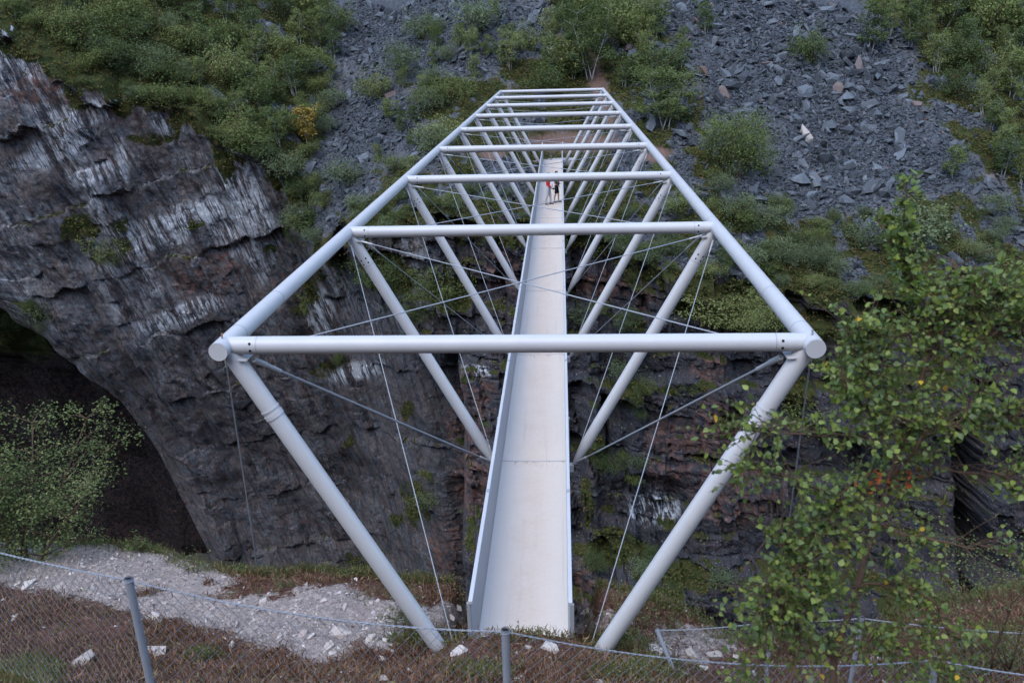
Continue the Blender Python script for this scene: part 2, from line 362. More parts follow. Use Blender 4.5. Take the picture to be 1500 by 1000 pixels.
_gx = np.arange(-330, 331, 0.5); _gy0, _gz0 = rim(_gx); _kn = np.exp(-(np.arange(-24, 25)*0.5/5.0)**2); _kn /= _kn.sum()
_gys = np.convolve(np.pad(_gy0, 24, 'edge'), _kn, 'valid'); _gzs = np.convolve(np.pad(_gz0, 24, 'edge'), _kn, 'valid')
def hill_z(x, d, yr, zr):
    """height of the hillside, d metres back from the rim"""
    y = yr+d
    k = sstep(-22, -6, x)*(1-sstep(10, 22, x))       # around the bridge there is a bench where it lands
    s = 0.64+0.05*np.sin(x*0.09)
    w_ = np.exp(-d/2.5); ys_ = np.interp(x, _gx, _gys); zs_ = np.interp(x, _gx, _gzs)
    base = (zr+s*d)*w_+(zs_+s*(yr+d-ys_))*(1-w_)
    t = np.clip((y-50.6)/4.0, 0, 1)
    bench = np.where(y < 50.6, zr+(-0.35-zr)*sstep(0, 1, np.clip(d/np.maximum(50.6-yr, 0.5), 0, 1)), -0.35+0.15*(y-50.6)+0.64*np.maximum(y-53.2, 0)*1.0)
    kk = np.exp(-((x-1.0)/5.5)**2)
    z = base*(1-kk)+bench*kk
    return z
def dist_poly(px, py, poly):
    """signed distance in survey pixels to an open polyline; positive on its right side when walking down"""
    best = np.full(px.shape, 1e9); sg = np.ones(px.shape)
    for (x0, y0), (x1, y1) in zip(poly[:-1], poly[1:]):
        dx, dy = x1-x0, y1-y0; L2 = dx*dx+dy*dy
        t = np.clip(((px-x0)*dx+(py-y0)*dy)/L2, 0, 1)
        ex = px-(x0+t*dx); ey = py-(y0+t*dy); d = np.hypot(ex, ey)
        c = dx*(py-y0)-dy*(px-x0)
        m = d < best; best = np.where(m, d, best); sg = np.where(m, np.where(c < 0, 1.0, -1.0), sg)
    return best*sg
def blobs(px, py, L):
    r = np.zeros(px.shape)
    for b_ in L:
        cx, cy, rx, ry = b_[:4]; a = math.radians(b_[4]) if len(b_) > 4 else 0
        u = ((px-cx)*math.cos(a)+(py-cy)*math.sin(a))/rx; v = (-(px-cx)*math.sin(a)+(py-cy)*math.cos(a))/ry
        r = np.maximum(r, 1-sstep(0.55, 1.15, np.hypot(u, v)))
    return r
UNDERCUT = [(-420, 330), (-220, 400), (-60, 445), (0, 480), (50, 515), (100, 550), (165, 600), (200, 640), (240, 710), (270, 770), (300, 832), (345, 900), (420, 1040), (620, 1500), (900, 2600)]

xs = np.concatenate([np.array([-320, -240, -180, -140]), np.arange(-110, -47, 4.0), np.arange(-47, 43, 0.145), np.arange(43, 111, 4.0), np.array([140, 180, 240, 320])])
dS = np.concatenate([np.array([260, 200, 150, 110]), np.arange(70, 27, -4.0), np.arange(26, 0, -0.145)])           # hillside rows, top to rim; unseen upper rows extended to block sky light
dW = np.concatenate([np.arange(0, 30, 0.118), np.arange(30, 53, 0.15), np.arange(54, 106, 4.0)])             # cliff rows, rim to gorge floor
X = np.broadcast_to(xs[None, :], (len(dS), len(xs)))
YR, ZR = rim(xs)
S = np.empty((len(dS)+len(dW), len(xs), 3))
D = dS[:, None]
yS = YR[None]+D
zS = hill_z(X, D, YR[None], ZR[None])
edge = sstep(0, 2.5, D)
zS = zS+edge*(1.1*fbm(X*0.13, yS*0.13, 5.0, 4)+0.42*fbm(X*0.6, yS*0.6, 2.0, 4)+0.16*ridged(X*1.7, yS*1.7, 0, 3)*sstep(53, 54, yS+0*X)*1.0)
S[:len(dS), :, 0] = X; S[:len(dS), :, 1] = yS; S[:len(dS), :, 2] = zS
# --- cliff
Xw = np.broadcast_to(xs[None, :], (len(dW), len(xs))); DW = np.broadcast_to(dW[:, None], Xw.shape)
zW = ZR[None]-DW
wl_ = 1-sstep(-22, -17.5, Xw)                                # the big smooth left cliff
leftY = np.interp(Xw, [-60, -41, -28, -20, -14, -6], [57, 55.5, 55.6, 54, 52.5, 50.5])+0.20*np.clip(-(zW-6), 0, 40)*(1-sstep(-20, -9, Xw))+0.06*np.clip(-zW, 0, 40)
# right wall: ledged and blocky, stepping outward with depth
wob = 1.6*fbm(Xw*0.12, zW*0.05, 2.2, 3)
def ledge(z0, wdt, out): return -out*sstep(z0+wdt, z0-wdt, zW+wob+0.05*Xw)
rightY = YR[None]-0.07*DW+ledge(-8.6, 0.25, 0.8)+ledge(-12.2, 0.3, 0.9)+ledge(-17.5, 0.3, 0.5)+ledge(-24.0, 1.1, 2.6)+ledge(-29.5, 0.4, 0.5)
xb = np.where(zW > -11.5, np.interp(zW, [-11.5, -4], [-12.0, -17.5]), -6.6)+0.8*fbm(zW*0.3, 1.1, 4.0, 3)
bw = np.where(zW > -11.5, 4.5, 0.7)
mixr = sstep(-1, 1, (Xw-xb)/bw)
yW = leftY*(1-mixr)+rightY*mixr
yW = YR[None]*(1-sstep(0, 0.8, DW))+yW*sstep(0, 0.8, DW)
# joint-bounded blocks (right) : warped bricks with their own depth
def bricks(u, v, w, h, seed, gap=0.06, soft=0.0):
    r = np.floor(v/h); off = hash2(r, r*0+seed)*7.3
    ww = w*(0.6+0.9*hash2(r, r*0+seed+5))
    c = np.floor(u/ww+off); val = hash2(c, r, seed+9)
    fu = u/ww+off-c; fv = v/h-r
    if soft:                                                # joints that run oblique to the mesh get a short ramp
        k_ = np.minimum(soft/ww, 0.45)
        val = val+0.5*(hash2(c+1, r, seed+9)-val)*sstep(1-k_, 1, fu)+0.5*(hash2(c-1, r, seed+9)-val)*sstep(k_, 0, fu)
    e = np.minimum(np.minimum(fu, 1-fu)*ww, np.minimum(fv, 1-fv)*h)
    return val, 1-sstep(0, gap, e)
uw = Xw+0.35*fbm(Xw*0.2, zW*0.2, 1.0, 2); vw = zW+0.10*Xw+0.35*fbm(Xw*0.18, zW*0.18, 6.0, 2)
b1, g1 = bricks(uw+0.15*vw, vw, 3.6, 3.3, 11); b2, g2 = bricks(uw+0.3*vw, vw, 1.5, 1.25, 31); b3, g3 = bricks(uw-0.2*vw, vw, 0.5, 0.34, 57, 0.04)
fade = sstep(0.0, 0.5, DW)
tl1 = (hash2(np.floor(b1*255), np.floor(b1*255)*0+3)-0.5)*0.35*(uw % 3.6)+(hash2(np.floor(b1*255), np.floor(b1*255)*0+8)-0.5)*0.35*(vw % 3.3)
rblock = (-1.7*(b1-0.5)-0.8*(b2-0.5)*sstep(0.15, 0.4, b1)-0.20*(b3-0.5)*sstep(.35, .6, b2)+0.40*g1+0.14*g2+0.03*g3+tl1)
# foliation on the left cliff: long slabs running with the dip
su = Xw*0.965+zW*0.262; sv = -Xw*0.262+zW*0.965
su2 = su+0.35*fbm(su*0.5, sv*0.12, 3.0, 3)
fol = -0.85*fbm(su2*0.33, sv*0.05, 1.0, 4)-0.18*ridged(su2*0.8, sv*0.10, 4.0, 4)
sv2 = sv+1.2*fbm(su*0.4, sv*0.3, 9.0, 3)
lb1, lg1 = bricks(su2, sv2, 3.4, 6.5, 71, 0.1, 0.7); lb2, lg2 = bricks(su2+0.4*sv2, sv2, 1.3, 2.2, 93, 0.05, 0.35)
lb3, lg3 = bricks(su2-0.3*sv2, sv2, 0.5, 1.1, 131, 0.04, 0.2)
lblock = fol-1.1*(lb1-0.5)-0.42*(lb2-0.5)*sstep(0.4, 0.55, lb1)-0.16*(lb3-0.5)*sstep(0.5, 0.7, lb2)+0.06*lg1
mixb = sstep(-1, 1, (Xw-(xb-1.0))/(bw+1.0))
yW = yW+fade*(lblock*(1-mixb)+rblock*mixb)
yW = yW+fade*(0.9*fbm(Xw*0.16, zW*0.16, 8.0, 3)+0.14*fbm(Xw*1.3, zW*1.3, 2.0, 4)+0.03*fbm(Xw*4.1, zW*4.1, 1.0, 2))
px, py, _ = proj(np.stack([Xw, yW, zW], -1))
jit = 9*fbm(px*0.02, py*0.02, 0.7, 4)
sd = dist_poly(px, py+jit, UNDERCUT)                        # positive: still on the buttress
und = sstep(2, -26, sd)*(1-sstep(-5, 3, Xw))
yW = yW+und*(34+4*fbm(Xw*0.2, zW*0.2, 3, 4)+1.5*(b1-0.5))+(1-und)*1.6*sstep(45, 0, sd)*(1-sstep(-5, 3, Xw))
# dark cleft in the right wall
clf = np.exp(-((px-1428-0.05*(py-760)+jit)/15)**2)*sstep(600, 660, py)
yW = yW+7*clf
# overhung niche under the right-hand blocks
nic = blobs(px+jit, py+jit, [(940, 735, 70, 42), (1190, 590, 60, 60), (1000, 930, 90, 40)])
yW = yW+0.8*nic
S[len(dS):, :, 0] = Xw; S[len(dS):, :, 1] = yW; S[len(dS):, :, 2] = zW
nr, ncol = S.shape[:2]
# normals
du = np.gradient(S, axis=1); dv = np.gradient(S, axis=0)
NRM = np.cross(du, -dv); NRM /= np.linalg.norm(NRM, axis=2)[..., None]+1e-9
PX, PY, PZ = proj(S)
jx = 22*fbm(S[..., 0]*0.25, S[..., 1]*0.25, S[..., 2]*0.25, 4); jy = 16*fbm(S[..., 0]*0.25+40, S[..., 1]*0.25, S[..., 2]*0.25, 4)
isw = np.zeros((nr, ncol)); isw[len(dS):] = 1
TAL = [(590, 60, 130, 70), (640, 20, 190, 40), (545, 175, 75, 85), (500, 255, 60, 70), (625, 215, 45, 40), (690, 70, 60, 50), (1175, 100, 190, 125), (1090, 20, 170, 60),
       (1250, 215, 150, 100), (1080, 120, 60, 100), (1180, 285, 150, 40), (1370, 245, 70, 50), (930, 235, 30, 40), (1000, 300, 40, 20), (770, 60, 50, 30), (460, 330, 40, 30), (960, 140, 20, 60), (730, 250, 40, 30), (1480, 300, 60, 60), (720, 275, 60, 25)]
tal = blobs(PX+jx, PY+jy, TAL)*(1-isw)*(1-sstep(0, 60, PX-(1272+(PY)*0.62)+jx))
rp = fbm(S[..., 0]*0.5+9, S[..., 1]*0.5, 4.0, 4)
tal = np.maximum(tal, (1-isw)*0.9*sstep(0.06, 0.34, rp+0.08*(PX > 900))*(PX > 300))
tal = np.where((PY < -10) & (isw < 0.5), sstep(-0.1, 0.25, fbm(S[..., 0]*0.06, S[..., 1]*0.06, 1, 3)), tal)
n_a = fbm(S[..., 0]*0.45, S[..., 1]*0.45, S[..., 2]*0.45, 4)
veg = np.where(isw > 0.5, 0.9*sstep(0.72, 0.98, NRM[..., 2]+0.45*n_a), 0.82-0.9*tal+0.55*n_a)
VEGW0 = [(560, 400, 80, 55), (660, 425, 50, 60), (450, 430, 35, 70, 15), (470, 545, 45, 18), (120, 335, 45, 50), (180, 350, 20, 50), (610, 735, 30, 60, -15), (520, 840, 40, 40), (580, 760, 25, 20),
        (1100, 470, 80, 28), (920, 480, 40, 18), (920, 580, 40, 40), (1000, 570, 60, 12), (1170, 570, 30, 60), (990, 835, 80, 30, 15), (900, 800, 50, 50), (860, 730, 12, 60), (880, 660, 30, 30), (1230, 560, 60, 20),
        (290, 330, 25, 14), (390, 370, 20, 16), (40, 470, 60, 50), (30, 560, 60, 60), (1330, 880, 60, 60), (840, 420, 12, 40), (1060, 620, 20, 20), (230, 205, 60, 12), (320, 175, 40, 8), (600, 600, 20, 20), (510, 650, 15, 25)]
VEGW = [(b_[0], b_[1], b_[2]*0.8, b_[3]*0.8)+tuple(b_[4:]) for b_ in VEGW0]
veg = np.maximum(veg, isw*blobs(PX+jx*0.9, PY+jy*0.9, VEGW)*np.clip(0.62+0.55*n_a+0.5*NRM[..., 2], 0, 1))
DWf = np.zeros((nr, ncol)); DWf[len(dS):] = DW
veg = np.maximum(veg, isw*0.85*sstep(3.6, 0.4, DWf+5.0*n_a)*sstep(-0.9, -0.2, NRM[..., 2]))
leftm = isw*(1-sstep(560, 680, PX))
pale = isw*np.clip(leftm*sstep(620, 330, PY)*(0.02+1.2*fbm(S[..., 0]*0.25+S[..., 2]*0.07, S[..., 2]*0.05, 7.0, 3))+0.04*leftm+blobs(PX+jx*.6, PY+jy*.6, [(25, 105, 30, 40), (120, 170, 25, 70, 70), (150, 250, 14, 60, 70), (345, 300, 50, 80), (380, 360, 35, 60), (235, 180, 14, 12), (180, 240, 12, 50), (250, 330, 25, 120, 70), (225, 350, 20, 120, 68),
       (10, 60, 20, 40), (80, 220, 20, 80, 70), (520, 545, 14, 50, 75), (470, 460, 20, 40), (955, 745, 45, 25), (270, 460, 18, 70, 70), (700, 545, 30, 10)]), 0, 1)
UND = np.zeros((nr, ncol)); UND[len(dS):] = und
wet = isw*np.clip(0.45+0.6*leftm, 0, 1); pale = pale*(1-UND)
n_b = fbm(S[..., 0]*0.9, S[..., 1]*0.9, S[..., 2]*0.9, 4)
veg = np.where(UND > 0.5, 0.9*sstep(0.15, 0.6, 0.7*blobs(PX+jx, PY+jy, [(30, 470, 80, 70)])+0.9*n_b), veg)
rust = isw*np.clip(0.10+0.22*leftm+0.3*n_a+0.7*blobs(PX+jx, PY+jy, [(690, 600, 45, 60), (700, 700, 40, 60), (930, 420, 30, 40), (890, 415, 50, 30), (740, 400, 30, 40), (780, 430, 40, 40), (1050, 640, 60, 60), (1080, 720, 70, 60), (860, 850, 25, 40), (980, 660, 40, 60),
       (60, 130, 60, 30), (170, 160, 25, 30), (90, 60, 30, 20), (300, 400, 60, 40), (1290, 480, 30, 12), (650, 800, 30, 50), (520, 870, 30, 30), (1040, 540, 30, 20)]), 0, 1)*(1-0.15*leftm)
dark = isw*np.maximum(1-leftm, 0.62*sstep(380, 700, PY+0.35*PX+3*jy))  # right wall is darker rock; left cliff darkened downward as painted gorge shade
earth = (1-isw)*blobs(PX+jx*.5, PY+jy*.5, [(835, 208, 85, 18), (720, 225, 24, 12), (880, 130, 14, 70, -15), (960, 225, 30, 14)])
def grid_obj(name, r0, r1):
    sub = S[r0:r1]; n0, n1 = sub.shape[:2]
    idx = np.arange(n0*n1).reshape(n0, n1)
    Q = np.stack([idx[:-1, :-1], idx[1:, :-1], idx[1:, 1:], idx[:-1, 1:]], -1).reshape(-1, 4)
    me = mesh_np(name, sub.reshape(-1, 3), Q, True)
    for an, arr in (('veg', veg), ('pale', pale), ('wet', wet), ('rust', rust), ('earth', earth), ('talus', tal), ('recess_shade', UND), ('dark', dark)):
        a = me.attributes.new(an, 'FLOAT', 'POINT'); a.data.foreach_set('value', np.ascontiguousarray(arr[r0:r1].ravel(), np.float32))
    return tag(obj(name, me, 'rock_and_moss'), kind='structure')
grid_obj('hillside', 0, len(dS)+1)
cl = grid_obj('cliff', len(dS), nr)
cl.data.polygons.foreach_set('use_smooth', np.zeros(len(cl.data.polygons), bool))
# coarse copy for dropping things onto the far side
st_ = 3
sub = S[::st_, ::st_]; n0, n1 = sub.shape[:2]; idx = np.arange(n0*n1).reshape(n0, n1)
Q = np.stack([idx[:-1, :-1], idx[1:, :-1], idx[1:, 1:], idx[:-1, 1:]], -1).reshape(-1, 4)
BVH = BVHTree.FromPolygons(sub.reshape(-1, 3).tolist(), Q.tolist())
def hit(px_, py_):
    d = Vector(ray(px_, py_)).normalized()
    loc, nrm, i, dist = BVH.ray_cast(Vector(CAM), d)
    return loc, nrm
# gorge floor and river
fx = np.linspace(-320, 320, 65); fy = np.linspace(-2, 150, 26)
FX, FY = np.meshgrid(fx, fy); FZ = -66+1.5*fbm(FX*0.05, FY*0.05, 0, 3)-3.0*np.exp(-((FY-24)/7)**2)
idx = np.arange(FX.size).reshape(FX.shape)
Q = np.stack([idx[:-1, :-1], idx[:-1, 1:], idx[1:, 1:], idx[1:, :-1]], -1).reshape(-1, 4)
tag(obj('gorge_floor', mesh_np('gorge_floor', np.stack([FX, FY, FZ], -1).reshape(-1, 3), Q, True), 'river_bed'), kind='structure')
tag(obj('river', mesh_np('river', np.array([(-320, 16, -67.4), (320, 16, -67.4), (320, 33, -67.4), (-320, 33, -67.4)], float), np.array([(0, 1, 2, 3)])), 'river_water'), kind='structure')

# ------------------------------------------------------------------ NEAR SIDE: slope, rim and its drop
EX = np.array([(-60, 6), (-14, 5.2), (-10.2, 4.2), (-8.8, 4.05), (-7.0, 3.75), (-5.6, 2.95), (-4.8, 2.5), (-3.7, 2.75), (-2.7, 2.4), (-1.3, 2.1), (0, 2.0), (0.9, 2.3), (1.9, 1.8), (3.1, 0.9), (4.5, 0.7), (6, 1.6), (7.6, 2.3), (12, 3.2), (60, 4)], float)
def near_z(x, y):
    z = np.interp(y, [-260, -40, -14, -9.2, -4.3, -1.6, -0.2, 1.0, 2.0, 3.2, 6.0], [172, 30, 9.8, 6.47, 3.0, 1.30, 0.74, 0.28, 0.0, -0.35, -1.2])  # unseen slope behind the camera carried far up to block low sky light
    z = z-0.55*sstep(1.3, 2.3, x)*(1-sstep(4.6, 6.2, x))*np.exp(-((y+0.2)/1.5)**2)
    z = z-0.45*sstep(-1.6, -2.6, x)*np.exp(-((y+0.3)/1.3)**2)*0.8
    z = z-0.30*sstep(1.8, 3, x)*np.exp(-((y+3.4)/1.0)**2)
    z = z-0.9*(1-sstep(0.85, 1.2, np.abs(x)))*sstep(0.0, 0.35, y)
    z = z+0.15*fbm(x*0.9, y*0.9, 3.0, 4)+0.09*fbm(x*2.6, y*2.6, 1.0, 4)+0.03*ridged(x*6.0, y*6.0, 1.0, 2)
    z = z-0.30*np.exp(-((np.abs(x)-1.3)/0.42)**2-((y+0.2)/0.8)**2)
    z = z-0.30*np.exp(-(((x+1.75)/0.30)**2+((y+0.75)/0.30)**2))
    return z
nx_ = np.concatenate([np.array([-320, -240, -180, -130, -90]), np.arange(-60, -13, 3.0), np.arange(-13, 11, 0.055), np.arange(11, 61, 3.0), np.array([90, 130, 180, 240, 320])])
Ee = np.interp(nx_, EX[:, 0], EX[:, 1])+0.22*fbm(nx_*0.9, 4.4, 0, 3)
sv_ = np.concatenate([-np.array([262, 200, 150, 100, 70, 55]), -np.arange(40, 14, -3.0), -np.arange(14, 7.0, -0.25), -np.arange(7.0, 0, -0.055)])
dv_ = np.concatenate([np.arange(0, 1.2, 0.06), np.arange(1.3, 4, 0.25), np.arange(4.5, 70, 3.0)])
GX = np.broadcast_to(nx_[None], (len(sv_), len(nx_))); GY = Ee[None]+sv_[:, None]
GZ = near_z(GX, GY)
z0 = near_z(nx_, Ee)
CXn = np.broadcast_to(nx_[None], (len(dv_), len(nx_)))
dd = dv_[:, None]
CYn = Ee[None]+0.55*(1-np.exp(-dd*1.6))-0.04*np.maximum(dd-3, 0)+sstep(0.1, 2, dd)*(0.5*fbm(CXn*0.5, dd*0.5, 2, 4))
CZn = z0[None]-dd*(1-0.45*np.exp(-dd*2))
G = np.concatenate([np.stack([GX, GY, GZ], -1), np.stack([CXn, CYn, CZn], -1)], 0)
idx = np.arange(G.shape[0]*G.shape[1]).reshape(G.shape[:2])
Q = np.stack([idx[:-1, :-1], idx[:-1, 1:], idx[1:, 1:], idx[1:, :-1]], -1).reshape(-1, 4)
me = mesh_np('ground', G.reshape(-1, 3), Q, True)
gpx, gpy, _ = proj(G)
gj = 26*fbm(G[..., 0]*2.2, G[..., 1]*2.2, 0, 5)
grav = blobs(gpx+gj*2, gpy+gj, [(230, 865, 300, 40, 9), (440, 915, 190, 34, 6), (60, 830, 200, 40, 6), (560, 900, 90, 30), (860, 915, 60, 20), (1000, 940, 110, 30), (60, 815, 190, 45, 6), (200, 830, 180, 40, 10), (110, 852, 60, 26), (380, 900, 170, 45, 8), (480, 900, 80, 55), (470, 940, 60, 40), (660, 905, 60, 22), (900, 905, 50, 14), (1010, 965, 50, 12), (250, 900, 60, 14), (540, 925, 50, 30)])
grav = grav-0.75*blobs(gpx+gj, gpy+gj, [(350, 866, 70, 11), (600, 945, 30, 16), (110, 945, 170, 50), (220, 870, 40, 8)])
grav = grav*np.where(gpx > 760, 0.62, 0.92)
a = me.attributes.new('gravel', 'FLOAT', 'POINT'); a.data.foreach_set('value', np.ascontiguousarray(grav.ravel(), np.float32))
tag(obj('ground', me, 'gravel_and_heath'), kind='structure')
GBVH = BVHTree.FromPolygons(G.reshape(-1, 3).tolist(), Q.tolist())
def ghit(px_, py_):
    loc, nrm, i, dist = GBVH.ray_cast(Vector(CAM), Vector(ray(px_, py_)).normalized())
    return loc, nrm
def gz(x, y):
    loc, nrm, i, dist = GBVH.ray_cast(Vector((x, y, 40)), Vector((0, 0, -1)))
    return loc.z if loc else float(near_z(np.array(x), np.array(y)))

# ------------------------------------------------------------------ THE BRIDGE
P_, H_, HW, DW_ = 6.1806, 4.787, 3.4, 0.646
RC, RX, RV = 0.114, 0.107, 0.110
bridge = empty('footbridge', (0, 0, 0), 'long pale steel truss footbridge of tubular pipes spanning the rocky gorge', 'footbridge')
YEND = 8*P_
def hole_mesh(r):
    mb = MB(); mb.tube([(0, 0, -0.004), (0, 0, 0.004)], r, 10); return mb.mesh('bolt_hole')
HM = hole_mesh(0.016); HM.materials.append(MATS['hole_black'])
def put_on(o, pos, nrm):
    o.matrix_local = Matrix.Translation(Vector(pos)) @ Vector(nrm).to_track_quat('Z', 'Y').to_matrix().to_4x4()
chords = []
for s in (-1, 1):
    mb = MB(); mb.tube([(s*HW, y, H_) for y in np.linspace(-0.22, YEND+0.15, 40)], RC, 28, False)
    ch = obj('top_chord', mb.mesh('top_chord', True), 'galvanised_pipe', bridge); chords.append(ch)
    for y, d in ((-0.22, -1), (YEND+0.15, 1)):
        mb = MB(); mb.tube([(s*HW, y+d*0.002, H_), (s*HW, y+d*0.012, H_)], [RC*0.985, RC*0.97], 28)
        obj('end_cap', smooth_by_angle(mb.mesh('end_cap')), 'galvanised_pipe', ch)
    for k in range(0, 8):
        for off in ((0.42,) if k else (0.42, 1.9)):
            mb = MB(); yy = k*P_+off; mb.tube([(s*HW, yy-0.006, H_), (s*HW, yy+0.006, H_)], RC+0.0018, 28)
            obj('weld_seam', smooth_by_angle(mb.mesh('weld_seam')), 'cable_steel', ch)
    mb = MB(); mb.tube([(s*HW-s*0.01, -0.08, H_+RC-0.01), (s*HW-s*0.01, -0.08, H_+RC+0.028)], 0.013, 8)
    pl = obj('lifting_peg', mb.mesh('lifting_peg'), 'cable_steel', ch)
    mb = MB(); mb.tube([(s*HW-s*0.01, -0.08, H_+RC+0.029), (s*HW-s*0.014, -0.08, H_+RC+0.062)], 0.011, 8)
    obj('peg_cap', mb.mesh('peg_cap'), 'peg_rust' if s < 0 else 'cable_steel', pl)
deck_edge = DW_+0.14
for k in range(9):
    y = k*P_
    mb = MB(); mb.tube([(x, y, H_) for x in np.linspace(-HW, HW, 12)], RX, 28, False)
    cb = obj('cross_beam', mb.mesh('cross_beam', True), 'galvanised_pipe', bridge)
    for s in (-1, 1):
        xe = s*(HW-0.40)
        mb = MB(); mb.tube([(xe-0.004, y, H_), (xe+0.004, y, H_)], RX+0.0016, 28)
        obj('joint_seam', smooth_by_angle(mb.mesh('joint_seam')), 'cable_steel', cb)
        for an in ((28, -18) if k == 0 else (32, -30)):
            a_ = math.radians(an); n_ = (0, -math.cos(a_), math.sin(a_))
            h = obj('bolt_hole', HM, None, cb); put_on(h, (s*(HW-0.33), y+n_[1]*RX, H_+n_[2]*RX), n_)
    for s in (-1, 1):
        A = np.array([s*HW, y, H_]); B = np.array([s*deck_edge, y, -0.10]); ax = (B-A)/np.linalg.norm(B-A); Ln = np.linalg.norm(B-A)
        lo = 0.55
        pts = [A+ax*t for t in (0.03, 0.6, 1.2, 2.0, 3.2, Ln-lo)]
        mb = MB(); mb.tube(pts+[A+ax*(Ln-lo+0.32), A+ax*(Ln-0.06)], [RV]*6+[0.066, 0.04], 28)
        stt = obj('strut', smooth_by_angle(mb.mesh('strut')), 'galvanised_pipe', bridge)
        jt = 0.98 if k == 0 else 0.72
        rings = ((jt-0.05, RV+0.008, 0.012), (jt+0.035, RV+0.010, 0.028)) if k == 0 else ((jt, RV+0.0016, 0.005),)
        for t, rr, hw_ in rings:
            mb = MB(); mb.tube([A+ax*(t-hw_), A+ax*(t+hw_)], rr, 28)
            obj('flange_ring' if k == 0 else 'joint_seam', smooth_by_angle(mb.mesh('flange_ring')), 'galvanised_pipe' if k == 0 else 'cable_steel', stt)
        if k:
            # four bolt holes on the face looking back up the bridge
            side = np.cross(ax, (0, 1, 0)); side /= np.linalg.norm(side)
            for tt in (jt-0.15, jt-0.06):
                for an in (58, 112):
                    a_ = math.radians(an-85+90); nn = math.cos(a_)*(-side*s*-1)+math.sin(a_)*np.array([0, -1, 0]); nn /= np.linalg.norm(nn)
                    h = obj('bolt_hole', HM, None, stt); put_on(h, A+ax*tt+nn*RV, nn)
        # gusset at the foot and at the head
        mb = MB(); q0 = A+ax*(Ln-0.62); q1 = A+ax*(Ln-0.05)
        V = [q0+(0, -0.006, 0)+np.array([s*0.02, 0, 0]), q1+np.array([s*0.06, -0.006, 0.02]), q1+np.array([-s*0.10, -0.006, -0.10]), q0+np.array([-s*0.05, -0.006, -0.02])]
        V = [np.asarray(v) for v in V]; V2 = [v+np.array([0, 0.012, 0]) for v in V]
        mb.add(V+V2, [(0, 1, 2, 3), (7, 6, 5, 4), (0, 4, 5, 1), (1, 5, 6, 2), (2, 6, 7, 3), (3, 7, 4, 0)])
        obj('foot_gusset', mb.mesh('foot_gusset'), 'galvanised_pipe', stt)
        mb = MB(); c0 = A+ax*0.16+np.array([-s*0.10, 0, 0.0]); mb.add([c0+(0, -0.13, 0.0), c0+(0, 0.13, 0.0), c0+(-s*0.09, 0.13, -0.02), c0+(-s*0.09, -0.09, -0.02),
            c0+(0, -0.13, -0.014), c0+(0, 0.13, -0.014), c0+(-s*0.09, 0.13, -0.034), c0+(-s*0.09, -0.09, -0.034)],
            [(0, 3, 2, 1), (4, 5, 6, 7), (0, 1, 5, 4), (1, 2, 6, 5), (2, 3, 7, 6), (3, 0, 4, 7)])
        obj('head_gusset', mb.mesh('head_gusset'), 'galvanised_pipe', stt)
def rod(a, b, r, socket=0.5, name='brace_rod'):
    a = np.asarray(a, float); b = np.asarray(b, float); L = np.linalg.norm(b-a); ax = (b-a)/L
    mb = MB(); mb.tube([a, b], r, 8)
    o = obj(name, smooth_by_angle(mb.mesh(name)), 'cable_steel', bridge)
    if socket:
        for p0, d in ((a, ax), (b, -ax)):
            mb = MB(); mb.tube([p0, p0+d*socket*0.45, p0+d*socket*0.5, p0+d*socket], [r*1.9, r*2.1, r*1.7, r*1.5], 10)
            obj('rod_socket', smooth_by_angle(mb.mesh('rod_socket')), 'galvanised_pipe', o)
    return o
for k in range(8):
    y0, y1 = k*P_, (k+1)*P_
    zt = H_-RX-0.015
    rod((-HW+0.28, y0+0.14, zt), (HW-0.28, y1-0.14, zt), 0.009, 0.35)
    rod((HW-0.28, y0+0.14, zt-0.025), (-HW+0.28, y1-0.14, zt-0.025), 0.009, 0.35)
    for s in (-1, 1):
        r1 = 0.017 if k == 0 else 0.010
        rod((s*(HW-0.30), y0+0.05, H_-0.20), (s*(deck_edge+0.10), y1-0.10, 0.05), r1, 0.55)
        rod((s*(HW-0.06), y1-0.10, H_-0.22), (s*(deck_edge+0.06), y0+0.12, 0.02), 0.0075, 0.3)
for s in (-1, 1):   # upright anchor cables at the near gallows
    x_ = s*(HW+0.03)
    ab = at_y(383 if s < 0 else 1142, 870, 3.2); rod((x_, 0.02, H_-0.13), tuple(ab), 0.009, 0.22, 'anchor_cable')
# deck, parapets
DY0, DY1 = 0.25, 51.3
cuts = [DY0]+[k*P_ for k in range(1, 9)]+[DY1]
for y0, y1 in zip(cuts[:-1], cuts[1:]):
    g = 0.006
    mb = MB(); mb.box((-DW_-0.02, y0+g, -0.05), (DW_+0.02, y1-g, 0.0))
    me = mb.mesh('deck_panel'); dp = obj('deck_panel', me, 'deck_board', bridge)
    if y0 > 1:
        mb = MB(); mb.box((-DW_, y0-0.010, -0.06), (DW_, y0+0.010, -0.004)); obj('joint_strip', mb.mesh('joint_strip'), 'cable_steel', dp)
        mb = MB(); mb.box((-DW_, y0+0.012, 0.0012), (DW_, y0+0.05, 0.004)); obj('edge_strip', mb.mesh('edge_strip'), 'galvanised_pipe', dp)
    # spare stringers below
    for xx in (-0.45, 0.45):
        mb = MB(); mb.box((xx-0.05, y0+g, -0.25), (xx+0.05, y1-g, -0.055)); obj('stringer', mb.mesh('stringer'), 'galvanised_pipe', dp)
for k in range(9):
    mb = MB(); mb.box((-deck_edge-0.02, k*P_-0.07 if k else 0.28, -0.20), (deck_edge+0.02, k*P_+0.07 if k else 0.42, -0.056)); obj('floor_beam', mb.mesh('floor_beam'), 'galvanised_pipe', bridge)
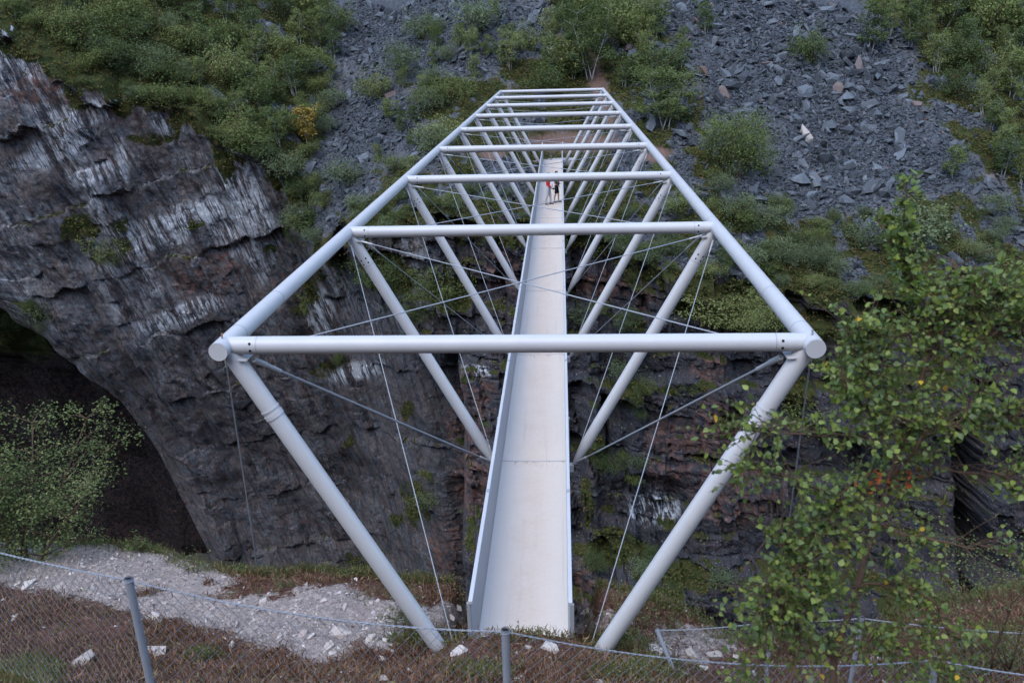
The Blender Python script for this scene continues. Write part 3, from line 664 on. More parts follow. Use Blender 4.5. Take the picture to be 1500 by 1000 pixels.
for s in (-1, 1):
    for y0, y1 in zip(cuts[:-1], cuts[1:]):
        n = max(8, int((y1-y0)/0.0225)); yy = np.linspace(y0+0.004, y1-0.004, n)
        off = 0.019*np.sin(np.arange(n)*math.pi/2+0.4)
        V = []
        for zz in (-0.02, 0.98):
            V.append(np.stack([s*(DW_+0.018+off), yy, np.full(n, zz)], -1))
        V = np.concatenate(V); i = np.arange(n-1)
        me = mesh_np('parapet', V, np.stack([i, i+1, n+i+1, n+i], -1), False)
        pr = obj('parapet', me, 'parapet_sheet', bridge)
        mb = MB(); mb.box((s*(DW_+0.026)-0.027, y0+0.004, 0.98), (s*(DW_+0.026)+0.027, y1-0.004, 1.02))
        obj('cap_rail', mb.mesh('cap_rail'), 'galvanised_pipe', pr)
        ym = (y0+y1)/2
        mb = MB(); mb.box((s*(DW_+0.026)-0.031, ym-0.05, 0.975), (s*(DW_+0.026)+0.031, ym+0.05, 1.024)); obj('rail_splice', mb.mesh('rail_splice'), 'cable_steel', pr)
        for yp in ((y0+0.03, y1-0.03) if y0 < 1 else (y0+0.03,)):
            mb = MB(); mb.box((s*(DW_+0.052)-0.024, yp-0.026, -0.04), (s*(DW_+0.052)+0.024, yp+0.026, 0.978)); obj('end_post', mb.mesh('end_post'), 'cable_steel', pr)
# far landing: concrete sill with rail posts
fa = empty('bridge_landing', (0, 51.6, -0.3), 'concrete landing sill with slim rail posts at the far end of the bridge', 'landing')
mb = MB(); mb.box((-1.5, -0.25, -1.2), (1.5, 0.9, 0.27)); obj('sill', mb.mesh('sill'), 'concrete', fa)
for s in (-1, 1):
    for yy, zz in ((0.1, 1.5), (0.75, 1.35)):
        mb = MB(); mb.tube([(s*0.72, yy, 0.25), (s*0.72, yy, zz)], 0.028, 10); obj('rail_post', mb.mesh('rail_post', True), 'galvanised_pipe', fa)
    mb = MB(); mb.tube([(s*0.72, 0.1, 1.46), (s*0.72, 0.75, 1.31)], 0.018, 8); obj('rail', mb.mesh('rail', True), 'galvanised_pipe', fa)

# ------------------------------------------------------------------ rocks
def rock_mesh(seed, flat=0.5, n=12, name='rock'):
    r = np.random.default_rng(seed)
    bm = bmesh.new()
    for _ in range(n):
        v = r.uniform(-1, 1, 3)
        v = v/np.max(np.abs(v))*r.uniform(0.75, 1.0) if r.random() < 0.88 else v
        bm.verts.new((v[0]*0.5, v[1]*0.5*r.uniform(0.6, 1.0), v[2]*0.5*flat))
    res = bmesh.ops.convex_hull(bm, input=bm.verts)
    bmesh.ops.delete(bm, geom=[v for v in bm.verts if not v.link_faces], context='VERTS')
    bmesh.ops.triangulate(bm, faces=bm.faces)
    me = bpy.data.meshes.new(name); bm.to_mesh(me); bm.free(); return me
def mesh_arrays(me):
    V = np.empty(len(me.vertices)*3, np.float32); me.vertices.foreach_get('co', V)
    T = np.empty(len(me.loops), np.int32); me.loops.foreach_get('vertex_index', T)
    return V.reshape(-1, 3).astype(float), T.reshape(-1, 3)
def rand_rot(n, r, tilt=0.5, nrm=None):
    """n rotation matrices whose local z is scattered about nrm"""
    if nrm is None: nrm = np.tile([0, 0, 1.0], (n, 1))
    z = nrm+r.normal(size=(n, 3))*tilt; z /= np.linalg.norm(z, axis=1)[:, None]
    a = r.normal(size=(n, 3)); x = np.cross(a, z); x /= np.linalg.norm(x, axis=1)[:, None]; y = np.cross(z, x)
    return np.stack([x, y, z], -1)
def scatter_mesh(name, templates, pos, rot, scl, pick):
    """join many copies of small templates; scl (n,3)"""
    VV = []; TT = []; base = 0
    for k, (V, T) in enumerate(templates):
        m_ = np.where(pick == k)[0]
        if not len(m_): continue
        P = np.einsum('nij,vnj->nvi', rot[m_], V[:, None, :]*scl[m_][None])+pos[m_][:, None]
        VV.append(P.reshape(-1, 3))
        TT.append((T[None]+(np.arange(len(m_))*len(V))[:, None, None]).reshape(-1, T.shape[1])+base); base += len(m_)*len(V)
    return mesh_np(name, np.concatenate(VV), np.concatenate(TT), False)
ROCKM = [rock_mesh(100+i, [0.35, 0.5, 0.7][i % 3], 13+i % 5, 'boulder') for i in range(12)]
for m_ in ROCKM: m_.materials.append(MATS['talus_boulder'])
RT = [mesh_arrays(m_) for m_ in ROCKM]
# candidate positions: faces of the hillside weighted by talus
hr = slice(16, len(dS))
cP = S[hr].reshape(-1, 3); cN = NRM[hr].reshape(-1, 3); cPX = PX[hr].ravel(); cPY = PY[hr].ravel(); cT = np.clip(tal[hr].ravel(), 0, 1)
inframe = (cPX > -60) & (cPX < 1560) & (cPY > -90) & (np.abs(cP[:, 0]) < 46)
wgt = np.where(inframe, cT**1.3+0.07, 0); wgt = wgt*(earth[hr].ravel() < 0.3); wgt /= wgt.sum()
r_ = np.random.default_rng(21)
NT = 46000
ii = r_.choice(len(cP), NT, p=wgt)
pos = cP[ii]+np.stack([r_.uniform(-.08, .08, NT), r_.uniform(-.08, .08, NT), np.zeros(NT)], -1)
size = np.clip(0.105*r_.pareto(2.5, NT)+0.135, 0.11, 0.95)*(0.75+0.5*np.clip(cT[ii], 0, 1))
size = np.where((cPX[ii] < 760), size*0.8, size)
rot = rand_rot(NT, r_, 0.6, cN[ii]); scl = size[:, None]*np.stack([r_.uniform(0.9, 1.7, NT), r_.uniform(0.6, 1.0, NT), r_.uniform(0.6, 1.1, NT)], -1)
pick = r_.integers(0, len(RT), NT)
big = np.argsort(-size); big = [i for i in big if cPX[ii][i] > 5 and cPX[ii][i] < 1495 and cPY[ii][i] > 5][:290]
small = np.setdiff1d(np.arange(NT), big)
pos[:, 2] += 0.10*size
tag(obj('scree', scatter_mesh('scree', RT, pos[small], rot[small], scl[small], pick[small]), 'talus_rock'), 'grey angular scree blocks covering the open slopes above the cliff', 'scree', kind='stuff')
def set_m(o, p, R, sc):
    o.matrix_world = Matrix.Translation(Vector(p)) @ Matrix([list(R[0]), list(R[1]), list(R[2])]).to_4x4() @ Matrix.Diagonal((sc[0], sc[1], sc[2], 1))
for i in big:
    o = obj('boulder', ROCKM[pick[i]]); set_m(o, pos[i], rot[i], scl[i])
    x_ = cPX[ii][i]
    if cT[ii][i] < 0.35: lb, gp = 'lone grey boulder among low plants on the hillside', 'boulders among the hillside plants'
    elif x_ < 800: lb, gp = 'grey boulder on the dark scree beside the wood', 'boulders on the dark scree'
    else: lb, gp = 'blue-grey boulder on the wide scree field', 'boulders on the wide scree field'
    sz_ = ('big ' if size[i] > 0.95 else ('middling ' if size[i] > 0.7 else 'small '))+('long ' if scl[i][0] > 1.75*scl[i][1] else '')+('flat ', 'thick ', 'blocky ')[pick[i] % 3]
    dz_ = pos[i][1]-float(np.interp(pos[i][0], xs, YR)); up_ = ', near the cliff edge' if dz_ < 6 else (', midway up' if dz_ < 15 else ', high up')
    tag(o, sz_+lb+up_, 'boulder', gp)
def one_rock(px_, py_, L, lab, name='boulder', m='talus_boulder', near=False, aspect=(1.5, 0.8, 0.5), seed=0):
    loc, nrm = (ghit if near else hit)(px_, py_)
    if loc is None: return None
    me = ROCKM[seed % 12].copy(); me.materials.clear(); me.materials.append(MATS[m])
    o = bpy.data.objects.new(name, me); COL.objects.link(o)
    R = rand_rot(1, np.random.default_rng(seed+500), 0.18, np.array([list(nrm)]))[0]
    set_m(o, np.array(loc)+np.array([0, 0, 0.12*L]), R, (L*aspect[0], L*aspect[1], L*aspect[2]*1.3))
    return tag(o, lab, 'boulder' if not near else 'stone')
one_rock(883, 168, 1.0, 'long pale leaning slab on the brown earth behind the bridge landing', seed=3)
one_rock(1180, 200, 1.3, 'whitish flat boulder below a big green bush on the scree', m='pale_stone', seed=5)
one_rock(1107, 112, 0.9, 'rust-brown rounded boulder high on the scree field', m='talus_boulder', seed=8)
one_rock(1318, 207, 1.5, 'large dark tilted block low on the scree field', seed=10)
one_rock(773, 212, 0.6, 'small pale block on bare earth left of the bridge landing', m='pale_stone', seed=2)

# ------------------------------------------------------------------ foliage templates
def leaf_quads(cen, nrm, size, r, aspect=0.62):
    n = len(cen); R = rand_rot(n, r, 0.0001, nrm)
    q = np.array([(-0.5, 0, 0), (-0.05, -aspect/2, 0.05), (0.5, 0, 0), (-0.05, aspect/2, 0.05)])
    P = np.einsum('nij,vj->nvi', R, q)*size[:, None, None]+cen[:, None]
    F = np.arange(n*4).reshape(n, 4)
    return P.reshape(-1, 3), F
def crown_and_trunk(seed, h, w, nleaf, leaf, mleaf, stems=3, low=0.15, lean=0.25, bark='birch_bark_white', tw=0.02):
    r = np.random.default_rng(seed)
    tips = []; mb = MB(); twigs = []
    for s in range(stems):
        a = r.uniform(0, 6.28); L = h*r.uniform(0.7, 1.0)
        p = np.array([r.normal()*0.06*w, r.normal()*0.06*w, -0.25 if h > 1.4 else -0.06]); d = np.array([math.cos(a)*lean*r.uniform(.3, 1.2), math.sin(a)*lean*r.uniform(.3, 1.2), 1.0])
        pts = [p]; ns = 6
        for k in range(ns):
            d = d+np.array([r.normal()*0.13, r.normal()*0.13, 0]); d /= np.linalg.norm(d); p = p+d*L/ns; pts.append(p)
            if k >= 1:
                nb = 2 if k < ns-1 else 3
                for _ in range(nb):
                    b_ = r.uniform(0, 6.28); bl = w*r.uniform(0.22, 0.5)*(1.15-0.6*k/ns)
                    e = p+np.array([math.cos(b_)*bl, math.sin(b_)*bl, bl*r.uniform(0.05, 0.75)])
                    if e[2] > h*low: twigs.append((p.copy(), e)); tips.append((e, r.uniform(0.5, 1.1)))
                tips.append((p.copy(), 0.6))
        rr = np.linspace(tw*h*0.55+(0.012 if h > 1.4 else 0.003), 0.008 if h > 1.4 else 0.002, len(pts))
        mb.tube(pts, rr, 6)
    for a0, e in twigs: mb.tube([a0, (a0+e)/2+np.array([0, 0, 0.03]), e], np.array([0.012, 0.009, 0.005])*(1 if h > 1.4 else 0.3), 4, False)
    T = np.array([t[0] for t in tips]); wt = np.array([t[1] for t in tips]); wt /= wt.sum()
    k = r.choice(len(T), nleaf, p=wt)
    spread = 0.115*w*r.uniform(0.6, 1.3, len(T))[k]
    g = r.normal(size=(nleaf, 3)); g /= np.maximum(np.linalg.norm(g, axis=1)[:, None], 1e-6)
    cen = T[k]+g*(r.random(nleaf)**0.45)[:, None]*spread[:, None]*1.75*np.array([1, 1, 0.72])
    cen[:, 2] = np.maximum(cen[:, 2], 0.02)
    nrm = g*0.55+np.array([0, 0, 0.8])+r.normal(size=(nleaf, 3))*0.45; nrm /= np.linalg.norm(nrm, axis=1)[:, None]
    V, F = leaf_quads(cen, nrm, leaf*r.uniform(0.6, 1.25, nleaf), r)
    cm = mesh_np('crown', V, F, False); cm.materials.append(MATS[mleaf])
    tm = mb.mesh('trunk', True); tm.materials.append(MATS[bark])
    return cm, tm
PLANTS = {}
for i in range(6): PLANTS['birch%d' % i] = crown_and_trunk(300+i, 3.0, 2.0, 3000, 0.125, 'birch_leaf_far', 2+i % 3, 0.18, 0.3, 'birch_bark_white', 0.018)
for i in range(5): PLANTS['shrub%d' % i] = crown_and_trunk(340+i, 1.6, 2.5, 2400, 0.115, 'birch_leaf_far', 5, 0.02, 0.7, 'birch_bark_brown', 0.015)
for i in range(3): PLANTS['willow%d' % i] = crown_and_trunk(360+i, 1.3, 2.4, 2200, 0.105, 'willow_leaf_far', 6, 0.0, 0.8, 'birch_bark_brown', 0.015)
PLANTS['autumn0'] = crown_and_trunk(380, 3.0, 1.5, 1500, 0.16, 'autumn_leaf_far', 2, 0.15, 0.2)
PLANTS['broad0'] = crown_and_trunk(391, 4.2, 5.0, 7500, 0.15, 'birch_leaf_far', 8, 0.02, 0.6, 'birch_bark_brown', 0.010)
PLANTS['broad1'] = crown_and_trunk(392, 4.2, 5.0, 7500, 0.15, 'birch_leaf_far', 7, 0.02, 0.55, 'birch_bark_brown', 0.010)
PLANTS['grown0'] = crown_and_trunk(393, 5.6, 3.4, 6500, 0.15, 'birch_leaf_far', 3, 0.15, 0.25, 'birch_bark_white', 0.012)
BASEH = {'broad': 4.6, 'grown': 5.9, 'birch': 3.2, 'shrub': 1.8, 'willow': 1.5, 'autumn': 3.2}
def plant(kind, loc, hgt, label, cat, group=None, widen=1.0, name=None, tilt=0.0):
    r = rnd
    key = kind if kind in PLANTS else '%s%d' % (kind, r.randrange(len([k for k in PLANTS if k.startswith(kind)])))
    base = key.rstrip('0123456789'); s = hgt/BASEH[base]
    cm, tm = PLANTS[key]
    nm = name or {'broad': 'birch_shrub', 'grown': 'birch_tree', 'birch': 'birch_tree', 'shrub': 'birch_shrub', 'willow': 'willow_shrub', 'autumn': 'birch_tree'}[base]
    e = empty(nm, loc, label, cat, group)
    e.rotation_euler = (tilt+r.uniform(-.08, .08), r.uniform(-.08, .08), r.uniform(0, 6.28)); e.scale = (s*widen, s*widen, s)
    obj('trunk', tm, None, e); obj('crown', cm, None, e)
    return e
def plant_px(kind, px_, py_, hpx, label, cat, group=None, widen=1.0, name=None):
    loc, nrm = hit(px_, py_)
    if loc is None: return None
    dep = float((np.array(loc)-CAM) @ _F)
    return plant(kind, loc, hpx*dep/FPX*1.04, label, cat, group, widen, name, 0.0)
# singled-out trees (x, foot y, height in survey px)
for kind, x, y, h, w, lab in [
    ('autumn0', 450, 214, 80, 0.85, 'yellow-orange autumn birch standing at the gully beside the left cliff'),
    ('grown', 868, 120, 112, 1.0, 'tall leaning green birch with pale trunk above the far end of the bridge'),
    ('broad', 1085, 262, 105, 0.9, 'broad solitary green bush growing in the open scree field'),
    ('shrub', 1188, 92, 50, 0.8, 'small dark bush on the upper scree field'),
    ('birch', 955, 62, 70, 0.9, 'slender upright birch at the upper edge of the scree field'),
    ('birch', 1035, 50, 52, 0.8, 'short bright green birch alone at the head of the scree'),
    ('birch', 130, 372, 75, 0.9, 'dark bushy tree clinging to a ledge on the left cliff face'),
    ('shrub', 172, 385, 50, 0.8, 'low dark shrub hanging from a ledge on the left cliff face'),
    ('broad', 652, 470, 90, 0.75, 'large dark green bush on the cliff ledge under the bridge'),
    ('broad', 570, 425, 66, 1.2, 'wide light green bush on the cliff ledge between struts'),
    ('broad', 600, 478, 56, 1.0, 'pale leafy bush below the ledge in the cliff corner'),
    ('birch', 455, 470, 90, 0.5, 'narrow birch hanging down the corner of the left cliff'),
    ('broad', 1090, 485, 62, 1.2, 'wide grey-green birch bush on the ledge of blocky red cliff'),
    ('shrub', 1030, 470, 50, 1.2, 'green bush on the ledge of blocky red cliff beside a strut'),
    ('shrub', 1180, 620, 60, 1.0, 'mossy bush on dark cliff beside the bridge pipe foot'),
    ('willow', 1340, 365, 60, 1.2, 'grey willow bush at the cliff edge behind the foreground birch'),
    ('grown', 970, 190, 88, 1.4, 'wide crowned birch right beside the far bridge corner'),
    ('birch', 1395, 262, 60, 0.9, 'birch with a crooked white trunk on the far side of the scree'),
    ('birch', 1275, 75, 70, 1.0, 'birch at the wood edge bordering the scree field'),
]:
    plant_px(kind, x, y, h, lab, 'shrub' if kind[:4] in ('shru', 'will', 'broa') else 'tree', None, w)
# the wooded and brushy zones: (polygon-like blobs, count, kinds, height px range, label, group)
def zone(blist, n, mind, kinds, hr_, lab, cat, grp, jitter=1.0, excl=None):
    out = []; tries = 0
    while len(out) < n and tries < n*60:
        tries += 1
        b_ = rnd.choices(blist, weights=[b[2]*b[3] for b in blist])[0]
        a = rnd.uniform(0, 6.28); q = math.sqrt(rnd.random()); x = b_[0]+b_[2]*q*math.cos(a); y = b_[1]+b_[3]*q*math.sin(a)
        if y < -60 or x < -50 or x > 1550: continue
        if any((x-u)**2+((y-v)*1.6)**2 < mind**2 for u, v in out): continue
        k = rnd.choice(kinds); h = rnd.uniform(*hr_)
        hl = hit(x, y)[0]
        if hl is None: continue
        j_ = int(np.argmin(np.abs(xs-hl.x))); dd_ = hl.y-YR[j_]; t_ = (h-hr_[0])/(hr_[1]-hr_[0])
        big_ = 'tall ' if t_ > 0.66 else ('medium-sized ' if t_ > 0.33 else 'short ')
        wood_ = {'birch': 'slim-stemmed ', 'shrub': 'bushy ', 'willow': 'grey-leaved '}[k]
        plc_ = '' if 'ledges' in lab else (', close to the drop' if dd_ < 4 else (', partway up the slope' if dd_ < 11 else ', high up the slope'))
        if plant_px(k, x, y, h, big_+wood_+lab+plc_, cat, grp, rnd.uniform(0.65, 1.0)) is not None: out.append((x, y))
    return out
zone([(300, 70, 200, 70), (420, 110, 80, 90), (180, 40, 110, 50), (470, 40, 40, 60), (380, 190, 80, 40)], 56, 24, ['birch', 'birch', 'shrub'], (34, 62), 'birch in the dense wood above the left cliff', 'tree', 'birches in the wood above the left cliff')
zone([(300, 170, 130, 18), (400, 230, 60, 30), (450, 300, 40, 80), (480, 130, 40, 70), (250, 100, 120, 50)], 34, 17, ['shrub', 'willow', 'shrub'], (22, 42), 'shrub by the rim of the left cliff', 'shrub', 'shrubs along the rim of the left cliff')
zone([(600, 160, 50, 60), (650, 110, 60, 60), (560, 290, 60, 40), (690, 90, 60, 50), (600, 240, 60, 40), (720, 60, 60, 40)], 36, 24, ['shrub', 'birch', 'birch', 'willow'], (24, 50), 'birch left of the bridge', 'shrub', 'shrubs on the slope left of the bridge')
zone([(850, 70, 70, 60), (790, 110, 60, 30), (960, 130, 60, 60), (920, 100, 50, 60), (900, 30, 60, 40)], 24, 25, ['birch', 'birch', 'shrub'], (40, 72), 'birch behind the end of the bridge', 'tree', 'birches behind the end of the bridge')
zone([(1400, 60, 110, 70), (1460, 130, 60, 70), (1340, 30, 60, 40), (1480, 250, 30, 50)], 32, 25, ['birch', 'birch', 'birch', 'shrub'], (46, 78), 'birch in the wood beyond the scree field', 'tree', 'birches in the wood beyond the scree field')
zone([(1100, 350, 110, 50), (1250, 360, 90, 50), (1400, 350, 90, 50), (1030, 300, 50, 50), (1180, 400, 100, 20), (980, 250, 30, 40)], 46, 17, ['shrub', 'willow', 'shrub'], (18, 40), 'shrub between the scree field and blocky cliff', 'shrub', 'shrubs between the scree and the cliff edge')
zone([(560, 330, 60, 20), (650, 320, 60, 20), (480, 370, 30, 40), (900, 330, 60, 25), (950, 370, 50, 20)], 20, 16, ['shrub', 'willow'], (14, 28), 'shrub at the cliff edge under the bridge', 'shrub', 'shrubs at the cliff edge under the bridge')
zone([(940, 560, 50, 60), (890, 470, 50, 20), (1000, 840, 70, 25), (620, 740, 25, 50), (530, 830, 30, 30), (900, 690, 40, 40), (1170, 560, 40, 40), (470, 550, 40, 20), (1240, 545, 50, 15), (870, 800, 20, 50), (30, 500, 50, 60)], 34, 16, ['shrub', 'willow'], (16, 36), 'shrub rooted in the ledges of the cliff', 'shrub', 'shrubs rooted in the cliff ledges')

def rim_row(x0, x1, n, kinds, hr_, lab, grp):
    for k in range(n):
        x = x0+(x1-x0)*(k+rnd.random())/n; j = int(np.argmin(np.abs(xs-x))); d = abs(rnd.gauss(0, 1))*0.9
        row = len(dS)-1-int(d/0.145); row = max(16, min(row, len(dS)-1)); p = S[row, j]
        kd_ = rnd.choice(kinds); wd_ = {'birch': 'slim upright ', 'shrub': 'bushy ', 'willow': 'grey-leaved '}[kd_]
        plant(kd_, (float(p[0]), float(p[1]), float(p[2])-0.05), rnd.uniform(*hr_), wd_+lab, 'shrub', grp, rnd.uniform(0.8, 1.3))
rim_row(-48, -18, 36, ['shrub', 'shrub', 'willow', 'birch'], (0.7, 1.9), 'green shrub leaning over the very edge of the left cliff', 'shrubs on the edge of the left cliff')
rim_row(-14, 36, 60, ['shrub', 'willow', 'shrub'], (0.4, 1.1), 'low shrub on the very edge of the blocky cliff', 'shrubs on the edge of the blocky cliff')
# ground cover on the far side: moss, bilberry and grass clumps
allm = np.zeros((nr, ncol), bool); allm[14:] = True
vm = (np.clip(veg, 0, 1)*allm*(PX > -40)*(PX < 1540)*(PY > -70)*(PY < 960)*(PZ > 0)*(1-0.93*earth)*(1-0.85*np.clip(tal, 0, 1)))
vm[:, np.abs(xs) > 46] = 0; vm = np.where(NRM[..., 2] < -0.2, 0, vm); vm = np.where(vm < np.where(isw > 0.5, 0.55, 0.35), 0, vm)*np.where(isw > 0.5, 0.6, 1.0)
vf = vm.ravel()/vm.sum(); r_ = np.random.default_rng(33)
NC = 17000; kk = r_.choice(vm.size, NC, p=vf)
base = S.reshape(-1, 3)[kk]; bn = NRM.reshape(-1, 3)[kk]
per = 9; cs = r_.uniform(0.10, 0.30, NC)
cen = np.repeat(base, per, 0)+r_.normal(size=(NC*per, 3))*np.repeat(cs, per)[:, None]*np.array([1, 1, 0.35])+np.repeat(bn*np.array([0.3, 0.3, 0.3])*cs[:, None]+np.array([0, 0, .02]), per, 0)
nrm = np.repeat(bn, per, 0)*0.8+np.array([0, 0, 0.5])+r_.normal(size=(NC*per, 3))*0.5; nrm /= np.linalg.norm(nrm, axis=1)[:, None]
V, F = leaf_quads(cen, nrm, r_.uniform(0.09, 0.21, NC*per), r_)
tag(obj('ground_cover', mesh_np('ground_cover', V, F), 'ground_cover_leaf'), 'olive and brown moss and bilberry covering ledges and slopes', 'ground cover', kind='stuff')

# ------------------------------------------------------------------ near ground: stones, gravel, heather, grass
STN = [(118, 972, 42, 30), (225, 902, 20, 10), (232, 912, 14, 8), (228, 955, 26, 12), (80, 985, 18, 9), (40, 858, 26, 8), (85, 860, 20, 7), (500, 928, 30, 14), (541, 937, 19, 13), (443, 929, 18, 9), (457, 932, 12, 9), (480, 948, 20, 9), (490, 956, 12, 9),
       (408, 935, 14, 8), (460, 986, 16, 11), (480, 830, 10, 6), (672, 957, 26, 10), (806, 950, 26, 12), (774, 949, 10, 10), (759, 996, 22, 10), (878, 997, 20, 8), (957, 953, 30, 16), (1048, 962, 22, 18), (1014, 962, 22, 18), (920, 930, 14, 8), (893, 933, 9, 7),
       (1030, 978, 16, 7), (1078, 966, 14, 8), (1000, 990, 22, 9), (852, 905, 24, 8), (862, 897, 18, 5), (945, 878, 14, 6), (690, 884, 10, 6), (670, 890, 16, 6), (660, 903, 14, 6), (505, 890, 12, 7), (385, 880, 10, 6), (545, 884, 8, 6), (340, 945, 14, 8), (300, 925, 12, 6), (20, 905, 14, 7), (1100, 985, 16, 8), (1275, 968, 14, 8), (1290, 964, 12, 9), (560, 965, 12, 6)]
for k, (x, y, wpx, hpx) in enumerate(STN):
    loc, nrm = ghit(x, y)
    if loc is None: continue
    dep = float((np.array(loc)-CAM) @ _F); L = wpx*dep/FPX
    me = ROCKM[k % 12].copy(); me.materials.clear(); me.materials.append(MATS['pale_stone'])
    o = bpy.data.objects.new('stone', me); COL.objects.link(o)
    R = rand_rot(1, np.random.default_rng(900+k), 0.2, np.array([[nrm.x*.5, nrm.y*.5-0.25, 1.0]]))[0]
    set_m(o, np.array(loc)+np.array([0, 0, 0.05*L]), R, (L*1.2, L*0.95, L*1.2*hpx/wpx*1.3))
    if k == 0: lb, gp = 'largest pale block of stone on brown heath behind the wire fence', None
    elif k == 21: lb, gp = 'big flat pale stone beside the leaning fence post', None
    elif k == 22: lb, gp = 'upright wedge-shaped pale stone on the rim behind the second fence', None
    elif k == 23: lb, gp = 'rounded grey stone next to the leaning fence post', None
    elif k == 7: lb, gp = 'long pale stone on gravel by the left bridge foot', None
    elif k == 8: lb, gp = 'squarish pale stone beside the dark hollow by the left bridge foot', None
    elif k == 17: lb, gp = 'pale flat stone in heather just before the deck end', None
    elif x < 330: lb, gp = 'pale stone lying on brown heath near the first fence post', 'stones near the first fence post'
    elif x < 640: lb, gp = 'pale stone on the gravel patch beside the left bridge foot', 'stones by the left bridge foot'
    elif x < 840: lb, gp = 'small pale stone close to the end of the deck', 'stones near the deck end'
    else: lb, gp = 'pale stone on the stony rim right of the deck', 'stones on the rim right of the deck'
    tag(o, lb, 'stone', gp)
gP = G[:len(sv_)].reshape(-1, 3); gN = np.tile([0, 0.45, 0.9], (len(gP), 1)); gX = gpx[:len(sv_)].ravel(); gYp = gpy[:len(sv_)].ravel(); gG = np.clip(grav[:len(sv_)].ravel(), 0, 1)
inf = (gX > -250) & (gX < 1750) & (gYp < 1120) & (gP[:, 1] > -6.5) & (gP[:, 0] > -13) & (gP[:, 0] < 11) & ~((np.abs(gP[:, 0]) < 0.95) & (gP[:, 1] > 0.1))
r_ = np.random.default_rng(51)
w1 = np.where(inf, gG**1.5+0.06, 0); w1 /= w1.sum(); NG = 15000
k1 = r_.choice(len(gP), NG, p=w1); sz = np.clip(0.014*r_.pareto(2.2, NG)+0.012, 0.01, 0.10)
PT = [mesh_arrays(rock_mesh(700+i, 0.6, 8, 'pebble')) for i in range(5)]
tag(obj('gravel', scatter_mesh('gravel', PT, gP[k1]+r_.normal(size=(NG, 3))*[0.03, 0.03, 0.003], rand_rot(NG, r_, 0.5), sz[:, None]*r_.uniform(0.7, 1.4, (NG, 3)), r_.integers(0, 5, NG)), 'gravel_stone'), 'pale crushed gravel spread over the near rim', 'gravel', kind='stuff')
def blades(n, weights, hmin, hmax, wid, seed, spread=0.6, clump=0.04):
    r = np.random.default_rng(seed); k = r.choice(len(gP), n, p=weights)
    p = gP[k]+r.normal(size=(n, 3))*[clump, clump, 0.004]
    d = r.normal(size=(n, 3))*spread+[0, 0, 1.0]; d[:, 2] = np.abs(d[:, 2]); d /= np.linalg.norm(d, axis=1)[:, None]
    s = np.cross(d, r.normal(size=(n, 3))); s /= np.linalg.norm(s, axis=1)[:, None]
    h = r.uniform(hmin, hmax, n)[:, None]; w = wid*r.uniform(0.6, 1.4, n)[:, None]
    V = np.stack([p-s*w, p+s*w, p+d*h*0.6+s*w*0.8+r.normal(size=(n, 3))*0.004, p+d*h+r.normal(size=(n, 3))*0.012], 1).reshape(-1, 3)
    return mesh_np('blades', V, np.arange(n*4).reshape(n, 4))
nb_ = fbm(gP[:, 0]*0.9, gP[:, 1]*0.9, 9, 4)
wh = np.where(inf, np.clip(1-1.3*gG, 0, 1)*sstep(-0.35, 0.25, nb_), 0); wh /= wh.sum()
tag(obj('heather', blades(130000, wh, 0.04, 0.15, 0.0032, 61, 0.9), 'heather_twig'), 'brown heather and dry twigs on the near slope', 'heather', kind='stuff')
rim_d = np.repeat(-sv_[:, None], len(nx_), 1).ravel()
green = blobs(gX, gYp, [(630, 938, 70, 14), (900, 945, 60, 20), (800, 930, 80, 14), (960, 985, 70, 20), (40, 990, 60, 30), (700, 985, 60, 14), (1400, 960, 130, 50), (900, 990, 60, 10), (300, 960, 30, 10)])
wg = np.where(inf, sstep(0.4, 0.0, rim_d)*(0.4+0.6*sstep(-0.1, 0.3, nb_))*0.8+green*0.45*sstep(-0.3, 0.3, nb_)+0.04*sstep(0.2, 0.45, -nb_), 0)*(1-0.5*gG); wg /= wg.sum()
tag(obj('grass', blades(30000, wg, 0.04, 0.17, 0.0032, 63, 0.45), 'grass_blade'), 'green and straw grass along the near rim and fence', 'grass', kind='stuff')
# leafy herbs
r_ = np.random.default_rng(71); nh = 1300; kh = r_.choice(len(gP), nh, p=wg); perh = 9
cen = np.repeat(gP[kh], perh, 0)+r_.normal(size=(nh*perh, 3))*[0.05, 0.05, 0.03]+[0, 0, 0.07]
nn = r_.normal(size=(nh*perh, 3))*0.6+[0, 0, 1]; nn /= np.linalg.norm(nn, axis=1)[:, None]
V, F = leaf_quads(cen, nn, r_.uniform(0.018, 0.045, nh*perh), r_)
tag(obj('herbs', mesh_np('herbs', V, F), 'bush_leaf_rim'), 'small leafy herbs in patches along the near rim', 'herbs', kind='stuff')

